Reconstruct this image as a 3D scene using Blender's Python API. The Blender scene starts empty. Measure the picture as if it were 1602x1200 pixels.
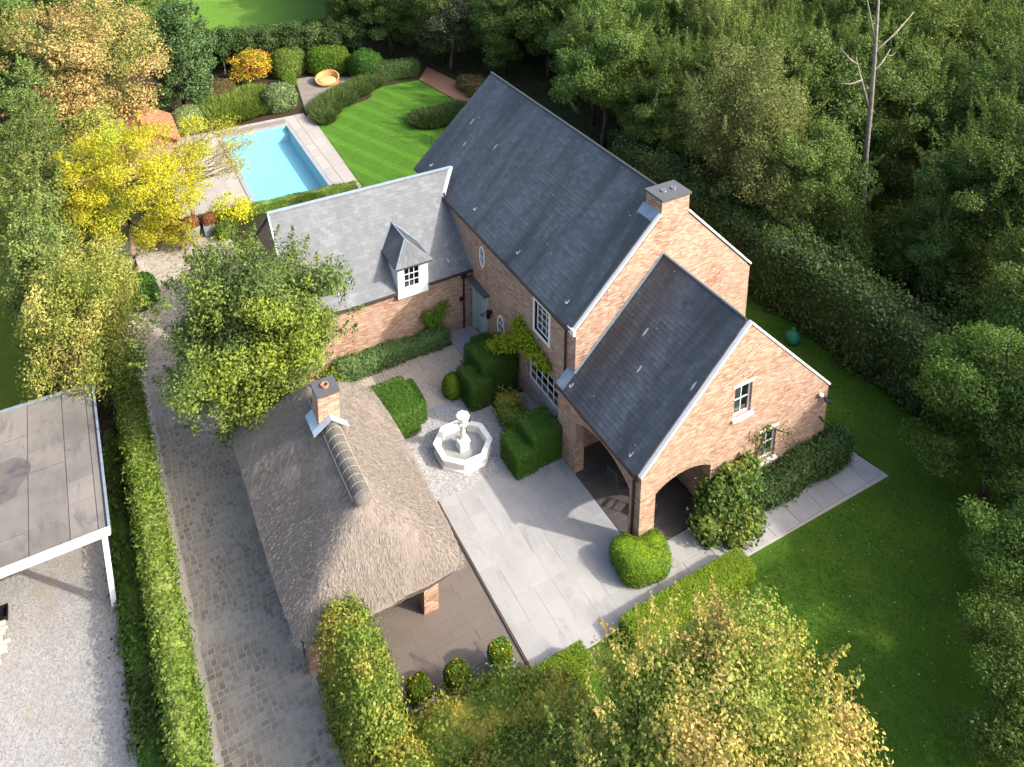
import bpy, math, random
import numpy as np
from mathutils import Vector, Matrix, geometry

# ------------------------------------------------------------------ camera, world, sun, exposure
SC = bpy.context.scene
COL = SC.collection
cam_d = bpy.data.cameras.new("camera")
cam = bpy.data.objects.new("camera", cam_d); COL.objects.link(cam)
cam_d.sensor_fit = 'HORIZONTAL'; cam_d.sensor_width = 36.0
cam_d.lens = 1324.37 / 1602 * 36.0
cam_d.shift_x = (801 - 792.99) / 1602          # architectural shift lens: verticals stay upright
cam_d.shift_y = -(600 + 49.55) / 1602
cam_d.clip_start = 0.5; cam_d.clip_end = 600
_r = Vector((0.87345257, -0.4868888, 0.00446181))
_u = Vector((0.11691897, 0.21862422, 0.96877934))
_f = Vector((0.47266327, 0.84566113, -0.24788442))
cam.matrix_world = Matrix(((_r.x, _u.x, -_f.x, -13.58537), (_r.y, _u.y, -_f.y, -15.98004), (_r.z, _u.z, -_f.z, 23.76), (0, 0, 0, 1)))
SC.camera = cam

TO_SUN = Vector((1.0, -1.05, 1.06)).normalized()
W = bpy.data.worlds.new("World"); SC.world = W; W.use_nodes = True
nt = W.node_tree; nt.nodes.clear()
sky = nt.nodes.new('ShaderNodeTexSky'); sky.sky_type = 'NISHITA'; sky.sun_disc = False
sky.sun_elevation = math.asin(TO_SUN.z); sky.sun_rotation = math.atan2(TO_SUN.x, TO_SUN.y)
sky.air_density = 1.0; sky.dust_density = 5.0; sky.ozone_density = 1.0
bg = nt.nodes.new('ShaderNodeBackground'); bg.inputs[1].default_value = 0.15
wo = nt.nodes.new('ShaderNodeOutputWorld')
nt.links.new(sky.outputs[0], bg.inputs[0]); nt.links.new(bg.outputs[0], wo.inputs[0])
sd = bpy.data.lights.new("sun", 'SUN'); sd.energy = 2.15; sd.angle = math.radians(0.9); sd.color = (1.0, 0.945, 0.85)
sun = bpy.data.objects.new("sun", sd); COL.objects.link(sun)
sun.rotation_euler = TO_SUN.to_track_quat('Z', 'Y').to_euler()
SC.view_settings.view_transform = 'Standard'; SC.view_settings.look = 'None'
SC.view_settings.gamma = 1.0; SC.view_settings.use_curve_mapping = False
SC.view_settings.exposure = 1.6
SC.render.engine = 'CYCLES'
SC.cycles.max_bounces = 8; SC.cycles.transparent_max_bounces = 12
SC.cycles.caustics_reflective = False; SC.cycles.caustics_refractive = False

# ------------------------------------------------------------------ object helpers
def tag(o, label=None, cat=None, group=None, kind=None):
    if label: o['label'] = label
    if cat: o['category'] = cat
    if group: o['group'] = group
    if kind: o['kind'] = kind
    return o

def empty(name, label, cat, loc=(0, 0, 0), group=None):
    o = bpy.data.objects.new(name, None); o.empty_display_size = 0.3
    COL.objects.link(o); o.location = loc
    o['world_loc'] = 0
    del o['world_loc']
    return tag(o, label, cat, group)

def link(name, mesh, parent=None, loc=None):
    """link a mesh built in world coordinates; under a parent the parent's location is taken off"""
    o = bpy.data.objects.new(name, mesh); COL.objects.link(o)
    if parent is not None:
        o.parent = parent
        off = Vector((0, 0, 0)); p = parent
        while p is not None:
            off += p.location; p = p.parent
        o.location = (Vector(loc) if loc is not None else Vector((0, 0, 0))) - off
    elif loc is not None:
        o.location = loc
    return o

class Fr:
    """wall frame: origin, horizontal direction u, outward normal n (z is up)"""
    def __init__(s, o, u, n): s.o = Vector(o); s.u = Vector(u); s.n = Vector(n)
    def p(s, u, z, d=0.0): return s.o + s.u * u + s.n * d + Vector((0, 0, z))

class MB:
    def __init__(s): s.v = []; s.f = []; s.uv = []; s.mi = []
    def face(s, pts, uv=None, mi=0):
        i = len(s.v); s.v += [tuple(p) for p in pts]; s.f.append(tuple(range(i, i + len(pts))))
        s.uv.append(uv); s.mi.append(mi)
    def hexa(s, c, mi=0, skip=()):
        """8 corners: bottom 0-3 anticlockwise, top 4-7"""
        c = [Vector(p) for p in c]
        for k, q in enumerate(((3, 2, 1, 0), (4, 5, 6, 7), (0, 1, 5, 4), (1, 2, 6, 5), (2, 3, 7, 6), (3, 0, 4, 7))):
            if k in skip: continue
            pts = [c[i] for i in q]
            a = (pts[1] - pts[0]); b = (pts[3] - pts[0])
            la, lb = a.length, b.length
            # metres as uv, with world anchors so that courses run on
            if k >= 2: 
                ax = a.normalized() if la > 1e-9 else Vector((1, 0, 0))
                uv = [(p.dot(ax), p.z) for p in pts]
            else: uv = [(p.x, p.y) for p in pts]
            s.face(pts, uv, mi)
    def box(s, x0, x1, y0, y1, z0, z1, mi=0, skip=()):
        s.hexa([(x0, y0, z0), (x1, y0, z0), (x1, y1, z0), (x0, y1, z0), (x0, y0, z1), (x1, y0, z1), (x1, y1, z1), (x0, y1, z1)], mi, skip)
    def fbox(s, F, u0, u1, z0, z1, d0, d1, mi=0):
        # d1 outermost
        a = [F.p(u0, z0, d0), F.p(u1, z0, d0), F.p(u1, z0, d1), F.p(u0, z0, d1)]
        b = [F.p(u0, z1, d0), F.p(u1, z1, d0), F.p(u1, z1, d1), F.p(u0, z1, d1)]
        if (a[1] - a[0]).cross(a[3] - a[0]).z < 0:
            a = [a[0], a[3], a[2], a[1]]; b = [b[0], b[3], b[2], b[1]]
        s.hexa(a + b, mi)
    def bar(s, p, q, w, h, mi=0, up=Vector((0, 0, 1))):
        p = Vector(p); q = Vector(q); d = (q - p).normalized()
        if abs(d.dot(up)) > .98: up = Vector((1, 0, 0))
        r = d.cross(up).normalized() * (w / 2); t = r.cross(d).normalized() * (h / 2)
        s.hexa([p - r - t, p + r - t, q + r - t, q - r - t, p - r + t, p + r + t, q + r + t, q - r + t], mi)
    def tube(s, pts, rad, n=6, mi=0, cap=True):
        pts = [Vector(p) for p in pts]; rings = []
        if isinstance(rad, (int, float)): rad = [rad] * len(pts)
        for i, p in enumerate(pts):
            d = (pts[min(i + 1, len(pts) - 1)] - pts[max(i - 1, 0)])
            d = d.normalized() if d.length > 1e-9 else Vector((0, 0, 1))
            a = d.cross(Vector((0, 0, 1)))
            if a.length < .05: a = d.cross(Vector((0, 1, 0)))
            a.normalize(); b = d.cross(a)
            i0 = len(s.v); rings.append(i0)
            s.v += [tuple(p + (a * math.cos(2 * math.pi * k / n) + b * math.sin(2 * math.pi * k / n)) * rad[i]) for k in range(n)]
        for r0, r1 in zip(rings, rings[1:]):
            for k in range(n):
                s.f.append((r0 + k, r0 + (k + 1) % n, r1 + (k + 1) % n, r1 + k)); s.uv.append(None); s.mi.append(mi)
        if cap:
            s.f.append(tuple(rings[-1] + k for k in range(n))); s.uv.append(None); s.mi.append(mi)
            s.f.append(tuple(rings[0] + n - 1 - k for k in range(n))); s.uv.append(None); s.mi.append(mi)
    def prism(s, pts, z0, z1, mi=0):
        """polygon (anticlockwise) extruded in z"""
        n = len(pts)
        s.face([(p[0], p[1], z1) for p in pts], [(p[0], p[1]) for p in pts], mi)
        s.face([(p[0], p[1], z0) for p in reversed(pts)], [(p[0], p[1]) for p in reversed(pts)], mi)
        for i in range(n):
            a = pts[i]; b = pts[(i + 1) % n]; L = math.hypot(b[0] - a[0], b[1] - a[1])
            s.face([(a[0], a[1], z0), (b[0], b[1], z0), (b[0], b[1], z1), (a[0], a[1], z1)], [(0, z0), (L, z0), (L, z1), (0, z1)], mi)
    def lathe(s, c, prof, n=16, mi=0, rot=0.0):
        c = Vector(c); rings = []
        for r, z in prof:
            rings.append(len(s.v))
            s.v += [tuple(c + Vector((r * math.cos(rot + 2 * math.pi * k / n), r * math.sin(rot + 2 * math.pi * k / n), z))) for k in range(n)]
        for r0, r1 in zip(rings, rings[1:]):
            for k in range(n):
                s.f.append((r0 + k, r0 + (k + 1) % n, r1 + (k + 1) % n, r1 + k)); s.uv.append(None); s.mi.append(mi)
    def panel(s, F, outer, holes, th, mi=0):
        """wall of thickness th behind the frame plane, with openings"""
        loops = [outer] + holes
        tris = geometry.tessellate_polygon([[Vector((p[0], p[1], 0)) for p in l] for l in loops])
        flat = [p for l in loops for p in l]
        for t in tris:
            a, b, c = [flat[i] for i in t]
            pts = [F.p(p[0], p[1]) for p in (a, b, c)]
            uv = [(p[0], p[1]) for p in (a, b, c)]
            if (pts[1] - pts[0]).cross(pts[2] - pts[0]).dot(F.n) < 0: pts.reverse(); uv.reverse()
            s.face(pts, uv, mi)
            s.face([F.p(p[0], p[1], -th) for p in reversed(uv)], [(p[0], p[1]) for p in reversed(uv)], mi)
        for l in loops:
            n = len(l); acc = 0
            for i in range(n):
                a = l[i]; b = l[(i + 1) % n]; L = math.hypot(b[0] - a[0], b[1] - a[1])
                hz = abs(b[1] - a[1]) > abs(b[0] - a[0])
                if hz: uv = [(0, a[1]), (0, b[1]), (th, b[1]), (th, a[1])]
                else: uv = [(a[0], 0), (b[0], 0), (b[0], th), (a[0], th)]
                s.face([F.p(a[0], a[1]), F.p(b[0], b[1]), F.p(b[0], b[1], -th), F.p(a[0], a[1], -th)], uv, mi)
    def mesh(s, name, mats, smooth=False):
        m = bpy.data.meshes.new(name); m.from_pydata(s.v, [], s.f)
        if not isinstance(mats, (list, tuple)): mats = [mats]
        for mt in mats: m.materials.append(mt)
        if len(mats) > 1: m.polygons.foreach_set('material_index', s.mi)
        if any(u is not None for u in s.uv):
            ul = m.uv_layers.new(name='UVMap'); k = 0; arr = []
            for f, u in zip(s.f, s.uv):
                arr += ([c for q in u for c in q] if u is not None else [0.0] * (2 * len(f)))
            ul.data.foreach_set('uv', arr)
        if smooth: m.polygons.foreach_set('use_smooth', [True] * len(m.polygons))
        m.update()
        return m
    def build(s, name, mats, parent=None, smooth=False, loc=None):
        return link(name, s.mesh(name, mats, smooth), parent, loc)

# ------------------------------------------------------------------ material helpers
class NT:
    def __init__(s, name):
        s.m = bpy.data.materials.new(name); s.m.use_nodes = True; s.t = s.m.node_tree; s.t.nodes.clear()
        s.out = s.n('ShaderNodeOutputMaterial')
    def n(s, ty, **kw):
        nd = s.t.nodes.new(ty)
        for k, v in kw.items():
            if k.startswith('i_'):
                key = k[2:]; key = int(key) if key.isdigit() else key.replace('_', ' ')
                s.set(nd.inputs[key], v)
            else: setattr(nd, k, v)
        return nd
    def set(s, inp, v):
        if hasattr(v, 'is_linked') or hasattr(v, 'links'): s.t.links.new(v, inp)
        else: inp.default_value = v
    def ramp(s, fac, stops, interp='LINEAR'):
        r = s.n('ShaderNodeValToRGB'); r.color_ramp.interpolation = interp
        el = r.color_ramp.elements
        while len(el) < len(stops): el.new(0.5)
        for e, (p, c) in zip(el, stops): e.position = p; e.color = (c[0], c[1], c[2], 1) if len(c) == 3 else c
        s.set(r.inputs[0], fac); return r.outputs[0]
    def noise(s, vec, scale, detail=4, rough=.55, dist=0.0):
        nd = s.n('ShaderNodeTexNoise', i_Scale=scale, i_Detail=detail, i_Roughness=rough, i_Distortion=dist)
        if vec is not None: s.set(nd.inputs['Vector'], vec)
        return nd.outputs['Fac']
    def mix(s, fac, a, b, blend='MIX'):
        nd = s.n('ShaderNodeMix', data_type='RGBA', blend_type=blend)
        s.set(nd.inputs[0], fac); 
        for i, v in ((6, a), (7, b)):
            if isinstance(v, tuple) and len(v) == 3: v = (*v, 1)
            s.set(nd.inputs[i], v)
        return nd.outputs[2]
    def math(s, op, a, b=0.0):
        nd = s.n('ShaderNodeMath', operation=op); s.set(nd.inputs[0], a); s.set(nd.inputs[1], b); return nd.outputs[0]
    def mapping(s, vec, scale=(1, 1, 1), rot=(0, 0, 0), loc=(0, 0, 0)):
        nd = s.n('ShaderNodeMapping'); s.set(nd.inputs['Vector'], vec)
        nd.inputs['Scale'].default_value = scale; nd.inputs['Rotation'].default_value = rot; nd.inputs['Location'].default_value = loc
        return nd.outputs[0]
    def obj(s): return s.n('ShaderNodeTexCoord').outputs['Object']
    def pos(s): return s.n('ShaderNodeNewGeometry').outputs['Position']
    def uv(s): return s.n('ShaderNodeTexCoord').outputs['UV']
    def island(s): return s.n('ShaderNodeNewGeometry').outputs['Random Per Island']
    def orand(s): return s.n('ShaderNodeObjectInfo').outputs['Random']
    def bump(s, h, strength=.3, dist=.02):
        nd = s.n('ShaderNodeBump', i_Strength=strength, i_Distance=dist); s.set(nd.inputs['Height'], h); return nd.outputs[0]
    def principled(s, col, rough=.6, spec=.4, normal=None, metal=0.0):
        p = s.n('ShaderNodeBsdfPrincipled')
        if isinstance(col, tuple) and len(col) == 3: col = (*col, 1)
        s.set(p.inputs['Base Color'], col); s.set(p.inputs['Roughness'], rough); p.inputs['Specular IOR Level'].default_value = spec
        p.inputs['Metallic'].default_value = metal
        if normal is not None: s.set(p.inputs['Normal'], normal)
        return p
    def done(s, shader): s.t.links.new(shader.outputs[0] if hasattr(shader, 'outputs') else shader, s.out.inputs[0]); return s.m

def plain(name, col, rough=.5, spec=.4, metal=0.0, var=.12, scale=6.0, bump=.08):
    k = NT(name); nz = k.noise(k.pos(), scale, 5, .6)
    c = k.ramp(nz, [(.3, tuple(x * (1 - var) for x in col)), (.7, tuple(min(1, x * (1 + var)) for x in col))])
    return k.done(k.principled(c, rough, spec, k.bump(nz, bump, .01), metal))

def leafmat(name, cols, cols2=None, mask=0.35, thr=(.42, .58), trans=.28, rough=.5):
    k = NT(name)
    r = k.math('FRACT', k.math('ADD', k.island(), k.orand()))
    n = len(cols)
    c = k.ramp(r, [(i / max(1, n - 1), q) for i, q in enumerate(cols)])
    if cols2:
        c2 = k.ramp(r, [(i / max(1, len(cols2) - 1), q) for i, q in enumerate(cols2)])
        msk = k.ramp(k.noise(k.pos(), mask, 3, .6), [(thr[0], (0, 0, 0)), (thr[1], (1, 1, 1))])
        c = k.mix(msk, c, c2)
    # each plant has its own slight tone
    hv = k.n('ShaderNodeHueSaturation'); k.set(hv.inputs['Color'], c)
    k.set(hv.inputs['Value'], k.math('ADD', k.math('MULTIPLY', k.orand(), .62), .72)); k.set(hv.inputs['Hue'], k.math('ADD', k.math('MULTIPLY', k.math('FRACT', k.math('MULTIPLY', k.orand(), 7.3)), .026), .487))
    c = hv.outputs[0]
    p = k.principled(c, .6, .18)
    t = k.n('ShaderNodeBsdfTranslucent'); k.set(t.inputs[0], k.mix(.3, c, (.20, .32, .02), 'MIX'))
    mx = k.n('ShaderNodeMixShader'); mx.inputs[0].default_value = trans
    k.t.links.new(p.outputs[0], mx.inputs[1]); k.t.links.new(t.outputs[0], mx.inputs[2])
    return k.done(mx)

M = {}
def brick(name, warm=1.0):
    k = NT(name); uv = k.uv()
    b = k.n('ShaderNodeTexBrick', i_Scale=1.0, i_Mortar_Size=.006, i_Mortar_Smooth=.3, i_Bias=-.1, i_Brick_Width=.17, i_Row_Height=.052)
    k.set(b.inputs['Vector'], uv)
    vn = k.n('ShaderNodeTexWhiteNoise', noise_dimensions='2D')
    # one random value per brick cell
    sx = k.n('ShaderNodeSeparateXYZ'); k.set(sx.inputs[0], uv)
    row = k.math('FLOOR', k.math('DIVIDE', sx.outputs[1], .052))
    off = k.math('MULTIPLY', k.math('MODULO', row, 2.0), .085)
    cx = k.math('FLOOR', k.math('DIVIDE', k.math('ADD', sx.outputs[0], off), .17))
    cb = k.n('ShaderNodeCombineXYZ'); k.set(cb.inputs[0], cx); k.set(cb.inputs[1], row); k.set(vn.inputs[0], cb.outputs[0])
    cell = k.ramp(vn.outputs[0], [(0, (.19, .082, .055)), (.25, (.275, .140, .094)), (.5, (.33, .192, .135)), (.75, (.38, .252, .180)), (1, (.46, .355, .275))])
    big = k.noise(k.pos(), .9, 5, .65)
    cell = k.mix(k.ramp(big, [(.4, (0, 0, 0)), (.72, (.55, .55, .55))]), cell, (.44, .32, .235))
    grime = k.noise(k.pos(), 2.4, 4, .6)
    cell = k.mix(k.ramp(grime, [(.55, (0, 0, 0)), (.8, (.5, .5, .5))]), cell, (.33, .17, .12))
    c = k.mix(k.math('MULTIPLY', b.outputs['Fac'], .8), cell, (.43, .345, .265))
    h = k.math('ADD', k.math('MULTIPLY', b.outputs['Fac'], -1.0), k.math('MULTIPLY', k.noise(k.pos(), 40, 3), .6))
    return k.done(k.principled(c, .85, .2, k.bump(h, .5, .012)))
M['brick'] = brick('old_brick')

def slate(name, base, streak, spots=True):
    k = NT(name)
    r = k.math('FRACT', k.math('ADD', k.island(), k.orand()))
    c = k.ramp(r, [(0, tuple(x * .8 for x in base)), (.5, base), (1, tuple(x * 1.22 for x in base))])
    uv = k.uv()
    st = k.noise(k.mapping(uv, (.75, .13, 1)), 1.0, 5, .62, .5)
    c = k.mix(k.ramp(st, [(.38, (1, 1, 1)), (.58, (0, 0, 0))]), c, k.mix(.85, c, streak))
    if spots:
        wv = k.n('ShaderNodeTexVoronoi', i_Scale=1.0, i_Randomness=1.0); k.set(wv.inputs['Vector'], k.mapping(uv, (1.5, .34, 1)))
        sepc = k.n('ShaderNodeSeparateColor'); k.set(sepc.inputs[0], wv.outputs['Color'])
        dash = k.math('MULTIPLY', k.math('LESS_THAN', wv.outputs['Distance'], k.math('ADD', .035, k.math('MULTIPLY', k.noise(uv, 9, 3), .05))), k.math('GREATER_THAN', sepc.outputs[0], .62))
        c = k.mix(k.math('MULTIPLY', dash, .75), c, (.48, .49, .49))
        sp = k.n('ShaderNodeTexVoronoi', i_Scale=1.7); k.set(sp.inputs['Vector'], uv)
        c = k.mix(k.ramp(sp.outputs['Distance'], [(.03, (.8, .8, .8)), (.05, (0, 0, 0))]), c, (.45, .46, .40))
    g = k.noise(k.pos(), 25, 3)
    return k.done(k.principled(c, k.math('ADD', k.math('MULTIPLY', g, .25), .38), .45, k.bump(g, .15, .006)))
M['slate_dark'] = slate('slate_dark', (.078, .088, .097), (.030, .031, .033))
M['slate_sunlit'] = slate('slate_sunlit', (.128, .138, .150), (.098, .104, .112), False)  # slate paled in its colour where the sun strikes the wing directly
M['stone_white'] = plain('white_stone', (.72, .70, .66), .7, .2, var=.08)
M['paint_white'] = plain('white_paint', (.78, .78, .76), .45, .4, var=.03)
M['paint_grey'] = plain('sage_grey_paint', (.40, .47, .47), .45, .4, var=.04)
M['lead'] = plain('lead_sheet', (.22, .26, .30), .45, .5, .3, var=.2)
M['zinc'] = plain('zinc_sheet', (.36, .42, .47), .4, .5, .4, var=.15, scale=3)
M['bronze'] = plain('dark_bronze_metal', (.035, .024, .02), .4, .5, .4)
M['black'] = plain('black_metal', (.012, .012, .013), .4, .5, .2)
M['capstone'] = plain('dark_bluestone', (.075, .078, .085), .6, .4)
M['flue'] = plain('steel_flue', (.55, .55, .55), .3, .5, .8)
M['terracotta'] = plain('terracotta', (.35, .17, .09), .8, .2)
M['plaster'] = plain('white_soffit', (.5, .48, .45), .8, .2)
M['pane_tone_sheet'] = plain('grey_tone_sheet', (.14, .135, .13), .9, .1)  # for the added sheet that greys the window panes
M['timber'] = plain('dark_timber', (.09, .06, .045), .7, .3, scale=10)
M['soil'] = plain('soil', (.045, .032, .022), .95, .1, var=.35, scale=9, bump=.5)
M['iron'] = plain('grey_iron', (.05, .05, .052), .5, .4)
M['hook'] = plain('galvanised_hook', (.62, .63, .64), .4, .5, .5)

def stone(name, col, var=.16, rough=.6, spec=.35, scale=2.2, stain=None):
    k = NT(name)
    r = k.math('FRACT', k.math('ADD', k.island(), k.orand()))
    c = k.ramp(r, [(0, tuple(x * (1 - var) for x in col)), (1, tuple(x * (1 + var) for x in col))])
    n1 = k.noise(k.pos(), scale, 6, .65)
    c = k.mix(k.ramp(n1, [(.35, (0, 0, 0)), (.75, (.5, .5, .5))]), c, tuple(x * 1.25 for x in col))
    if stain:
        n3 = k.noise(k.pos(), .45, 5, .6)
        c = k.mix(k.ramp(n3, [(.48, (0, 0, 0)), (.68, (.8, .8, .8))]), c, stain)
        n4 = k.noise(k.mapping(k.pos(), (1.0, .35, 1), (0, 0, .5)), 1.9, 6, .75, .6)
        c = k.mix(k.ramp(n4, [(.52, (0, 0, 0)), (.66, (.55, .55, .55))]), c, tuple(x * .72 for x in stain))
    n2 = k.noise(k.pos(), 30, 4, .6)
    return k.done(k.principled(c, rough, spec, k.bump(n2, .2, .006)))
M['bluestone'] = stone('bluestone_paving', (.285, .28, .272), .075, .55, .35, 1.1, (.265, .26, .252))
M['bluestone2'] = stone('bluestone_border', (.25, .26, .28), .08, .55)
M['cobble'] = stone('drive_cobble', (.27, .235, .198), .40, .75, .25, .8, (.44, .41, .36))
M['sett'] = stone('court_sett', (.36, .31, .25), .22, .8, .2, 1.5)
M['joint'] = stone('sand_joint', (.34, .31, .275), .1, .9, .1, 4)
M['drivejoint'] = stone('pale_drive_joint', (.43, .395, .345), .1, .9, .1, 3)
M['kerb'] = stone('sandstone_kerb', (.47, .43, .37), .12, .8, .2, 3)
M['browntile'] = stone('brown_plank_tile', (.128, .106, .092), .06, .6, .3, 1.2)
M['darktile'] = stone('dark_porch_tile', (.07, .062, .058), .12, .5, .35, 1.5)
M['deck'] = stone('weathered_deck', (.30, .28, .255), .10, .8, .2, 2.0)
M['woodboard'] = stone('grey_boards', (.19, .165, .145), .2, .8, .2, 2.0)
M['felt'] = stone('roofing_felt', (.165, .152, .138), .12, .85, .2, 1.3, (.10, .092, .083))
M['brickpath'] = plain('red_clinker_path', (.24, .13, .085), .9, .1, var=.3, scale=12)

def gravelmat(name, a, b, patch=None):
    k = NT(name)
    v = k.n('ShaderNodeTexVoronoi', i_Scale=26.0); k.set(v.inputs['Vector'], k.pos())
    c = k.ramp(v.outputs['Color'], [(.1, a), (.8, b)])
    n = k.noise(k.pos(), 1.3, 5, .65)
    c = k.mix(k.ramp(n, [(.35, (0, 0, 0)), (.7, (.6, .6, .6))]), c, tuple((x + y) / 2 * .85 for x, y in zip(a, b)))
    if patch:
        p = k.noise(k.pos(), .55, 5, .7)
        c = k.mix(k.ramp(p, [(.56, (0, 0, 0)), (.72, (.8, .8, .8))]), c, patch)
    return k.done(k.principled(c, .9, .2, k.bump(v.outputs['Distance'], .7, .02)))
M['gravel'] = gravelmat('white_gravel', (.17, .166, .162), (.45, .44, .43))
M['gravel2'] = gravelmat('grey_gravel', (.17, .166, .162), (.33, .325, .315), (.235, .20, .155))

def grassmat(name, a, b, stripes=0.0, direction=(1, 0), period=1.2, dry=None):
    k = NT(name); p = k.pos()
    n1 = k.noise(p, 1.0, 6, .65); n2 = k.noise(p, 14, 4, .7)
    c = k.ramp(n1, [(.3, a), (.7, b)])
    c = k.mix(k.ramp(n2, [(.3, (.45, .45, .45)), (.75, (0, 0, 0))]), c, tuple(x * .6 for x in a))
    if stripes:
        s = k.n('ShaderNodeSeparateXYZ'); k.set(s.inputs[0], p)
        d = k.math('ADD', k.math('MULTIPLY', s.outputs[0], direction[0]), k.math('MULTIPLY', s.outputs[1], direction[1]))
        w = k.math('SINE', k.math('MULTIPLY', d, 2 * math.pi / period))
        w2 = k.ramp(w, [(.35, (0, 0, 0)), (.65, (1, 1, 1))])
        c = k.mix(k.math('MULTIPLY', w2, stripes), c, tuple(x * 1.75 for x in b))
    if dry:
        n3 = k.noise(p, .5, 5, .7)
        c = k.mix(k.ramp(n3, [(.55, (0, 0, 0)), (.75, (.6, .6, .6))]), c, dry)
    return k.done(k.principled(c, .9, .15, k.bump(k.noise(p, 60, 3, .7), .8, .03)))
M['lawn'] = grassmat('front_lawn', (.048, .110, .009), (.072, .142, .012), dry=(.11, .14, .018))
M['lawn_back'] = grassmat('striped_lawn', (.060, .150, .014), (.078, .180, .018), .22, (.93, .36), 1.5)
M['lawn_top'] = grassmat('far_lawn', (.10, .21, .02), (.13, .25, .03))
M['lawn_left'] = grassmat('left_lawn', (.10, .145, .012), (.14, .18, .02))
M['earth'] = plain('woodland_floor', (.030, .034, .014), .95, .1, var=.4, scale=2.0, bump=.5)

def thatchmat():
    k = NT('reed_thatch'); uv = k.uv()
    f = k.noise(k.mapping(uv, (38, 2.6, 1)), 1.0, 6, .7, .3)
    big = k.noise(k.pos(), .8, 5, .65)
    c = k.ramp(f, [(.25, (.145, .123, .103)), (.5, (.23, .197, .168)), (.8, (.32, .28, .24))])
    c = k.mix(k.ramp(big, [(.38, (0, 0, 0)), (.7, (.6, .6, .6))]), c, (.20, .165, .135))
    return k.done(k.principled(c, .95, .1, k.bump(f, .9, .05)))
M['thatch'] = thatchmat()
k = NT('loose_reed'); c = k.ramp(k.island(), [(0, (.155, .132, .112)), (.6, (.23, .20, .172)), (1, (.31, .27, .23))])
M['reed'] = k.done(k.principled(c, .9, .1))
k = NT('mossy_ridge_tile'); nz = k.noise(k.pos(), 5, 5, .65)
c = k.ramp(nz, [(.35, (.095, .088, .078)), (.55, (.13, .122, .108)), (.75, (.165, .145, .11))])
M['ridgetile'] = k.done(k.principled(c, .85, .2, k.bump(nz, .3, .02)))
M['lime'] = plain('pale_lime_mortar', (.33, .29, .225), .9, .1)
k = NT('red_tile_roof'); r = k.island(); c = k.ramp(r, [(0, (.28, .10, .055)), (1, (.42, .18, .10))])
M['redtile'] = k.done(k.principled(c, .8, .2))

def schlick(k, f0):
    lw = k.n('ShaderNodeLayerWeight'); lw.inputs['Blend'].default_value = .5
    return k.math('ADD', f0, k.math('MULTIPLY', k.math('POWER', lw.outputs['Facing'], 5.0), 1 - f0))
def glass(name, tint=(.75, .8, .82), fac=None):
    k = NT(name); fr = schlick(k, .06)
    t = k.n('ShaderNodeBsdfTransparent'); t.inputs[0].default_value = (*tint, 1)
    g = k.n('ShaderNodeBsdfGlossy'); g.inputs['Roughness'].default_value = .02
    mx = k.n('ShaderNodeMixShader'); k.t.links.new(fr, mx.inputs[0])
    k.t.links.new(t.outputs[0], mx.inputs[1]); k.t.links.new(g.outputs[0], mx.inputs[2])
    return k.done(mx)
M['glass'] = glass('window_glass')
def water(name, tint, bscale):
    k = NT(name); nz = k.noise(k.pos(), bscale, 3, .5)
    fr = schlick(k, .03)
    t = k.n('ShaderNodeBsdfTransparent'); t.inputs[0].default_value = (*tint, 1)
    g = k.n('ShaderNodeBsdfGlossy'); g.inputs['Roughness'].default_value = .03
    k.set(g.inputs['Normal'], k.bump(nz, .25, .03))
    mx = k.n('ShaderNodeMixShader'); k.t.links.new(fr, mx.inputs[0])
    k.t.links.new(t.outputs[0], mx.inputs[1]); k.t.links.new(g.outputs[0], mx.inputs[2])
    return k.done(mx)
M['water'] = water('pool_water', (.90, .985, 1.0), 3)
M['water_grey'] = water('fountain_water', (.95, .96, .955), 6)
M['liner'] = plain('pool_liner', (.22, .47, .56), .6, .2, var=.03, scale=1)
M['basin_in'] = plain('basin_floor', (.30, .30, .29), .7, .2)
M['rattan'] = plain('rattan', (.45, .26, .10), .6, .3, var=.2, scale=25)
M['cushion'] = plain('tan_cushion', (.52, .34, .16), .8, .1)
M['bark'] = plain('brown_bark', (.085, .065, .05), .9, .1, var=.35, scale=7, bump=.5)
M['bark_pale'] = plain('pale_bark', (.20, .18, .16), .85, .1, var=.4, scale=4, bump=.4)
M['bark_tan'] = plain('tan_bark', (.22, .16, .10), .85, .1, var=.3, scale=6, bump=.4)
M['greenbag'] = plain('green_plastic', (.012, .15, .085), .5, .4, var=.25, scale=8)
M['split_log'] = plain('split_log', (.58, .42, .33), .85, .1, var=.3, scale=8)
M['red_leafy'] = leafmat('red_plant_leaf', [(.14, .10, .03), (.24, .10, .05), (.34, .09, .05), (.16, .13, .04)])

# leaf colours (base colours of the leaves themselves)
M['l_yew'] = leafmat('yew_leaf', [(.028, .072, .010), (.044, .105, .013), (.075, .15, .016)], None, trans=.12)
M['l_yew_lt'] = leafmat('box_leaf', [(.050, .110, .012), (.085, .165, .016), (.12, .20, .02)], [(.10, .15, .015), (.15, .19, .02)], .9, trans=.15)
M['l_box'] = leafmat('boxwood_leaf', [(.040, .095, .012), (.065, .135, .016), (.10, .18, .022)], None, trans=.15)
M['l_bush'] = leafmat('round_bush_leaf', [(.075, .135, .008), (.115, .185, .010), (.15, .22, .012)], None, trans=.12)
M['l_hedge'] = leafmat('bright_hedge_leaf', [(.075, .15, .018), (.13, .235, .03), (.21, .31, .05)], [(.12, .2, .03), (.26, .33, .08)], 1.4)
M['l_ivy'] = leafmat('ivy_leaf', [(.045, .105, .018), (.085, .175, .025), (.14, .25, .035)], [(.06, .08, .024), (.09, .14, .025)], .5)
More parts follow.
